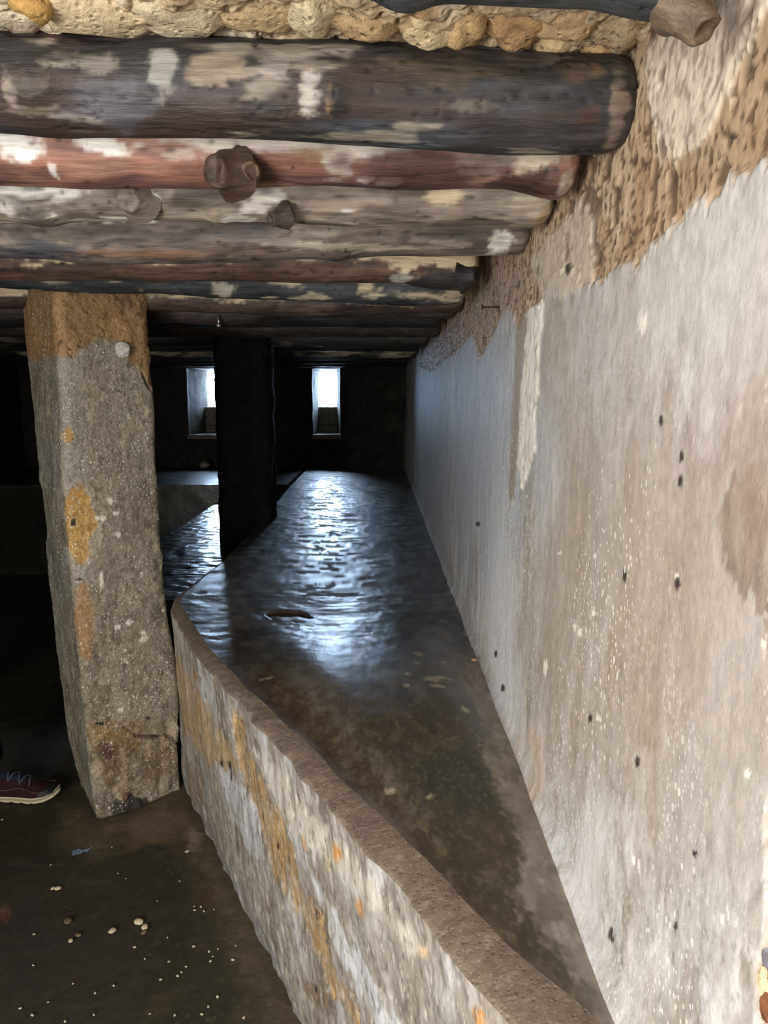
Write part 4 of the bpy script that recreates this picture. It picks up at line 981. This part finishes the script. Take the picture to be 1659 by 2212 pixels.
def skin_chain(name, verts, edges, radii, mat, parent, sub=2, root=0):
    me = bpy.data.meshes.new(name); me.from_pydata(verts, edges, []); o = bpy.data.objects.new(name, me); COL.objects.link(o)
    sk = o.modifiers.new('skin', 'SKIN'); sk.use_smooth_shade = True
    for i, r_ in enumerate(radii):
        me.skin_vertices[0].data[i].radius = (r_, r_) if not isinstance(r_, tuple) else r_
        me.skin_vertices[0].data[i].use_root = (i == root)
    ss = o.modifiers.new('sub', 'SUBSURF'); ss.levels = sub; ss.render_levels = sub
    me.materials.append(mat); under(o, parent)
    return o


M_trouser = plain('black_trousers', (16, 16, 19), 0.9, 0.1, fine=200, amt=0.2, bump=0.3)
M_shirt = plain('dark_shirt', (22, 24, 30), 0.9, 0.1, fine=200, amt=0.2, bump=0.3)
M_skin = plain('skin', (120, 84, 62), 0.55, 0.4, amt=0.06)
M_hair = plain('hair', (18, 15, 14), 0.7, 0.3)
per = empty('person', (-1.75, 2.75, 0)); tag(per, 'person in black trousers and dark maroon running shoes, stooping just past the left edge', 'person')
ank = (-1.385, 2.535, 0.085)
# clothed body: trousers and top as one continuous figure, stooped under the low ceiling
bv = [(-1.98, 2.78, 0.82), (-1.98, 2.68, 0.78), (-1.56, 2.62, 0.48), (-1.405, 2.54, 0.11), (-1.98, 2.88, 0.78), (-1.84, 2.92, 0.45), (-1.94, 2.93, 0.11)]
be = [(0, 1), (1, 2), (2, 3), (0, 4), (4, 5), (5, 6)]
skin_chain('trousers', bv, be, [0.125, 0.105, 0.072, 0.058, 0.105, 0.072, 0.058], M_trouser, per)
tv = [(-2.000, 2.78, 0.86), (-1.960, 2.78, 1.02), (-1.880, 2.78, 1.20), (-1.800, 2.78, 1.31), (-1.800, 2.62, 1.27), (-1.820, 2.56, 1.02), (-1.720, 2.58, 0.82),
      (-1.800, 2.94, 1.27), (-1.820, 3.00, 1.02), (-1.720, 2.98, 0.82)]
te = [(0, 1), (1, 2), (2, 3), (3, 4), (4, 5), (5, 6), (3, 7), (7, 8), (8, 9)]
skin_chain('shirt', tv, te, [(0.13, 0.115), (0.135, 0.11), (0.15, 0.115), 0.10, 0.062, 0.048, 0.036, 0.062, 0.048, 0.036], M_shirt, per)
hd = skin_chain('head', [(-1.800, 2.78, 1.33), (-1.765, 2.78, 1.40), (-1.725, 2.78, 1.475), (-1.715, 2.78, 1.55)], [(0, 1), (1, 2), (2, 3)], [0.052, 0.056, 0.082, 0.078], M_skin, per)
def nose_like(name, c, r, parent, mat=M_skin):
    V, F, _ = stone_mesh(None, r, 3.0, 0.02, sub=2); o = link_mesh(name, V + np.array(c), F, mat, None); under(o, parent); return o
def sub_under(o, part):   # child of a part that itself hangs on the person
    o.parent = part; o.matrix_parent_inverse = Matrix.Identity(4); return o
for nm, c, r_, mt_ in (('nose', (-1.632, 2.78, 1.485), (0.016, 0.013, 0.022), M_skin), ('ear', (-1.730, 2.695, 1.49), (0.018, 0.010, 0.028), M_skin), ('ear', (-1.730, 2.865, 1.49), (0.018, 0.010, 0.028), M_skin),
                       ('eye', (-1.648, 2.752, 1.515), (0.010, 0.013, 0.008), plain('eye_white', (210, 205, 200), 0.3)), ('eye', (-1.648, 2.808, 1.515), (0.010, 0.013, 0.008), None), ('mouth', (-1.646, 2.78, 1.448), (0.008, 0.024, 0.007), plain('lip', (120, 66, 58), 0.5))):
    V, F, _ = stone_mesh(None, r_, 3.0, 0.02, sub=2); o = link_mesh(nm, V + np.array(c), F, mt_ or bpy.data.materials['eye_white'], None); sub_under(o, hd)
V, F, _ = stone_mesh(None, (0.098, 0.092, 0.085), 6.0, 0.10, sub=3); V = V[:, :] + np.array([-1.748, 2.78, 1.545]); o = link_mesh('hair', V, F, M_hair, None); sub_under(o, hd)
for sy, wr_ in ((-1, (-1.72, 2.58, 0.82)), (1, (-1.72, 2.98, 0.82))):
    w_ = np.array(wr_); pv = [tuple(w_), tuple(w_ + [0.02, 0, -0.05]), tuple(w_ + [0.035, 0, -0.09])]; pe = [(0, 1), (1, 2)]; pr_ = [0.026, 0.034, 0.032]
    hand = skin_chain('hand', pv, pe, pr_, M_skin, per, sub=2)
    for fi, (dy, ln) in enumerate(((-0.024, 0.060), (-0.008, 0.072), (0.008, 0.068), (0.024, 0.052))):
        b0 = w_ + [0.035, dy, -0.085]; v = [tuple(b0), tuple(b0 + [0.012, 0, -ln * 0.5]), tuple(b0 + [0.008, 0, -ln * 0.8]), tuple(b0 + [-0.004, 0, -ln])]
        f_ = skin_chain('finger', v, [(0, 1), (1, 2), (2, 3)], [0.0095, 0.009, 0.0085, 0.007], M_skin, per, sub=1); sub_under(f_, hand)
    b0 = w_ + [0.03, -0.028, -0.04]; v = [tuple(b0), tuple(b0 + [0.024, -0.010, -0.03]), tuple(b0 + [0.030, -0.006, -0.056])]
    f_ = skin_chain('thumb', v, [(0, 1), (1, 2)], [0.012, 0.0105, 0.008], M_skin, per, sub=1); sub_under(f_, hand)

# shoes: upper, toe cap, tongue, laces, two-layer pale sole
M_up = plain('maroon_mesh', (44, 20, 22), 0.85, 0.2, fine=500, amt=0.3, bump=0.4)
M_toe = plain('black_rubber', (26, 30, 31), 0.6, 0.4)
M_sole = plain('cream_foam', (190, 180, 150), 0.7, 0.3, amt=0.08)
M_lace = plain('grey_lace', (74, 78, 84), 0.8, 0.2)
M_blue = plain('navy_tongue', (36, 42, 66), 0.8, 0.2)
M_pipe = plain('grey_piping', (90, 74, 68), 0.7, 0.3)


def shoe(x0, y0, mats):
    """toe at x0 + .285 pointing +X, centred on y0"""
    out = []
    L_ = 0.285
    def half(u): return np.interp(u, [0, 0.04, 0.15, 0.35, 0.55, 0.72, 0.85, 0.94, 0.985, 1.0], [0.012, 0.026, 0.034, 0.033, 0.040, 0.048, 0.044, 0.032, 0.016, 0.003])
    us = 1 - (1 - np.linspace(0, 1, 70)) ** 1.4
    def rise(u): return np.interp(u, [0, 0.7, 0.85, 0.95, 1.0], [0.0, 0.0, 0.007, 0.018, 0.030])
    def ring_sole(z0f, z1f, wide, n=20):
        V = []
        for u in us:
            hw = half(u) * wide; zl, zh = z0f(u), z1f(u)
            for k in range(n):
                a = 2 * math.pi * k / n; cy = math.copysign(abs(math.cos(a)) ** 0.45, math.cos(a)); sz = math.copysign(abs(math.sin(a)) ** 0.6, math.sin(a))
                V.append((x0 + u * L_, y0 + hw * cy, (zl + zh) / 2 + (zh - zl) / 2 * sz))
        n_r = len(us); F = [tuple(f) for f in grid_faces(n_r, n, close=True)] + [tuple(range(n))[::-1], tuple(range((n_r - 1) * n, n_r * n))]
        return np.array(V), F
    notch = lambda u: 0.004 * (1 if (int(u * 22) % 3 == 0 and 0.2 < u < 0.8) else 0)
    V, F = ring_sole(lambda u: 0.004 + rise(u) * 0.9 + notch(u), lambda u: 0.016 + rise(u), 1.03); out.append(('outsole', V, F, M_sole))
    V, F = ring_sole(lambda u: 0.0175 + rise(u), lambda u: 0.031 + rise(u) * 0.75, 1.0); out.append(('midsole', V, F, M_sole))
    def hgt(u): return np.interp(u, [0, 0.05, 0.2, 0.33, 0.45, 0.6, 0.75, 0.88, 0.96, 1.0], [0.075, 0.092, 0.090, 0.098, 0.094, 0.080, 0.064, 0.053, 0.044, 0.036])
    def upper(u0, u1, off, n=28, nu=60):
        V = []
        for u in np.linspace(u0, u1, nu):
            hw = half(u) * 0.97 + off; zl = 0.028 + rise(u) * 0.7; zh = hgt(u) + off
            for k in range(n):
                t = math.pi * k / (n - 1); c = math.cos(t); s_2 = math.sin(t) ** 0.75
                wz = hw * math.copysign(abs(c) ** 0.8, c); V.append((x0 + u * L_ + (off if u > 0.99 else 0), y0 + wz * (1 - 0.18 * s_2), zl + max(zh - zl, 0.004) * s_2))
        F = [tuple(f) for f in grid_faces(nu, n, flip=False)] + [tuple(range(n)), tuple(range((nu - 1) * n, nu * n))[::-1]]
        return np.array(V), F
    V, F = upper(0, 0.995, 0.0); out.append(('upper', V, F, M_up))
    V, F = upper(0.78, 1.0, 0.0022); V[:, 2] = np.minimum(V[:, 2], 0.030 + 0.045 * np.clip((V[:, 0] - x0) / L_ - 0.70, 0, 1) / 0.3 + 0.004); out.append(('toe_cap', V, F, M_toe))
    # tongue
    tg, gf = [], None
    uu = np.linspace(0.26, 0.62, 16)
    for u in uu:
        for w in np.linspace(-1, 1, 8): tg.append((x0 + u * L_ - 0.010, y0 + w * 0.020, hgt(u) + 0.005 - 0.006 * w * w + 0.02 * max(0, 0.34 - u)))
    T1 = np.array(tg); V = np.concatenate([T1, T1 - [0, 0, 0.004]]); F = np.concatenate([grid_faces(16, 8), grid_faces(16, 8, flip=True) + len(T1)]); out.append(('tongue', V, F, M_blue))
    for j, u in enumerate((0.36, 0.43, 0.50, 0.57, 0.63)):
        V = []; a8 = np.linspace(0, 2 * math.pi, 8, endpoint=False)
        for w in np.linspace(-1, 1, 14):
            c = np.array([x0 + (u + 0.03 * w * (1 if j % 2 else -1)) * L_, y0 + w * 0.028, hgt(u) + 0.008 - 0.016 * w * w])
            V += [tuple(c + [0.0035 * math.cos(b), 0, 0.0022 * math.sin(b)]) for b in a8]
        out.append(('lace', np.array(V), [tuple(f) for f in grid_faces(14, 8, close=True)], M_lace))
    # piping line along each side
    for sg in (-1, 1):
        V = []
        for u in np.linspace(0.1, 0.90, 40):
            c = np.array([x0 + u * L_, y0 + sg * (half(u) * 0.93 + 0.001), 0.058 + 0.006 * math.sin(u * 14) - 0.018 * max(0, u - 0.6)])
            V += [tuple(c + [0, 0.0016 * math.cos(b), 0.0016 * math.sin(b)]) for b in np.linspace(0, 2 * math.pi, 6, endpoint=False)]
        out.append(('piping', np.array(V), [tuple(f) for f in grid_faces(40, 6, close=True)], M_pipe))
    return out


def build_shoe(x0, y0, lab):
    root = None
    parts_ = shoe(x0, y0, None)
    for nm, V, F, mt_ in parts_:
        if nm == 'upper':
            root = link_mesh('shoe', V, F, mt_); under(root, per); root['label'] = lab
    for nm, V, F, mt_ in parts_:
        if nm != 'upper': sub_under(link_mesh(nm, V, F, mt_), root)


build_shoe(-1.445, 2.53, 'dark maroon running shoe with cream sole')
build_shoe(-1.98, 2.93, 'second dark maroon running shoe')
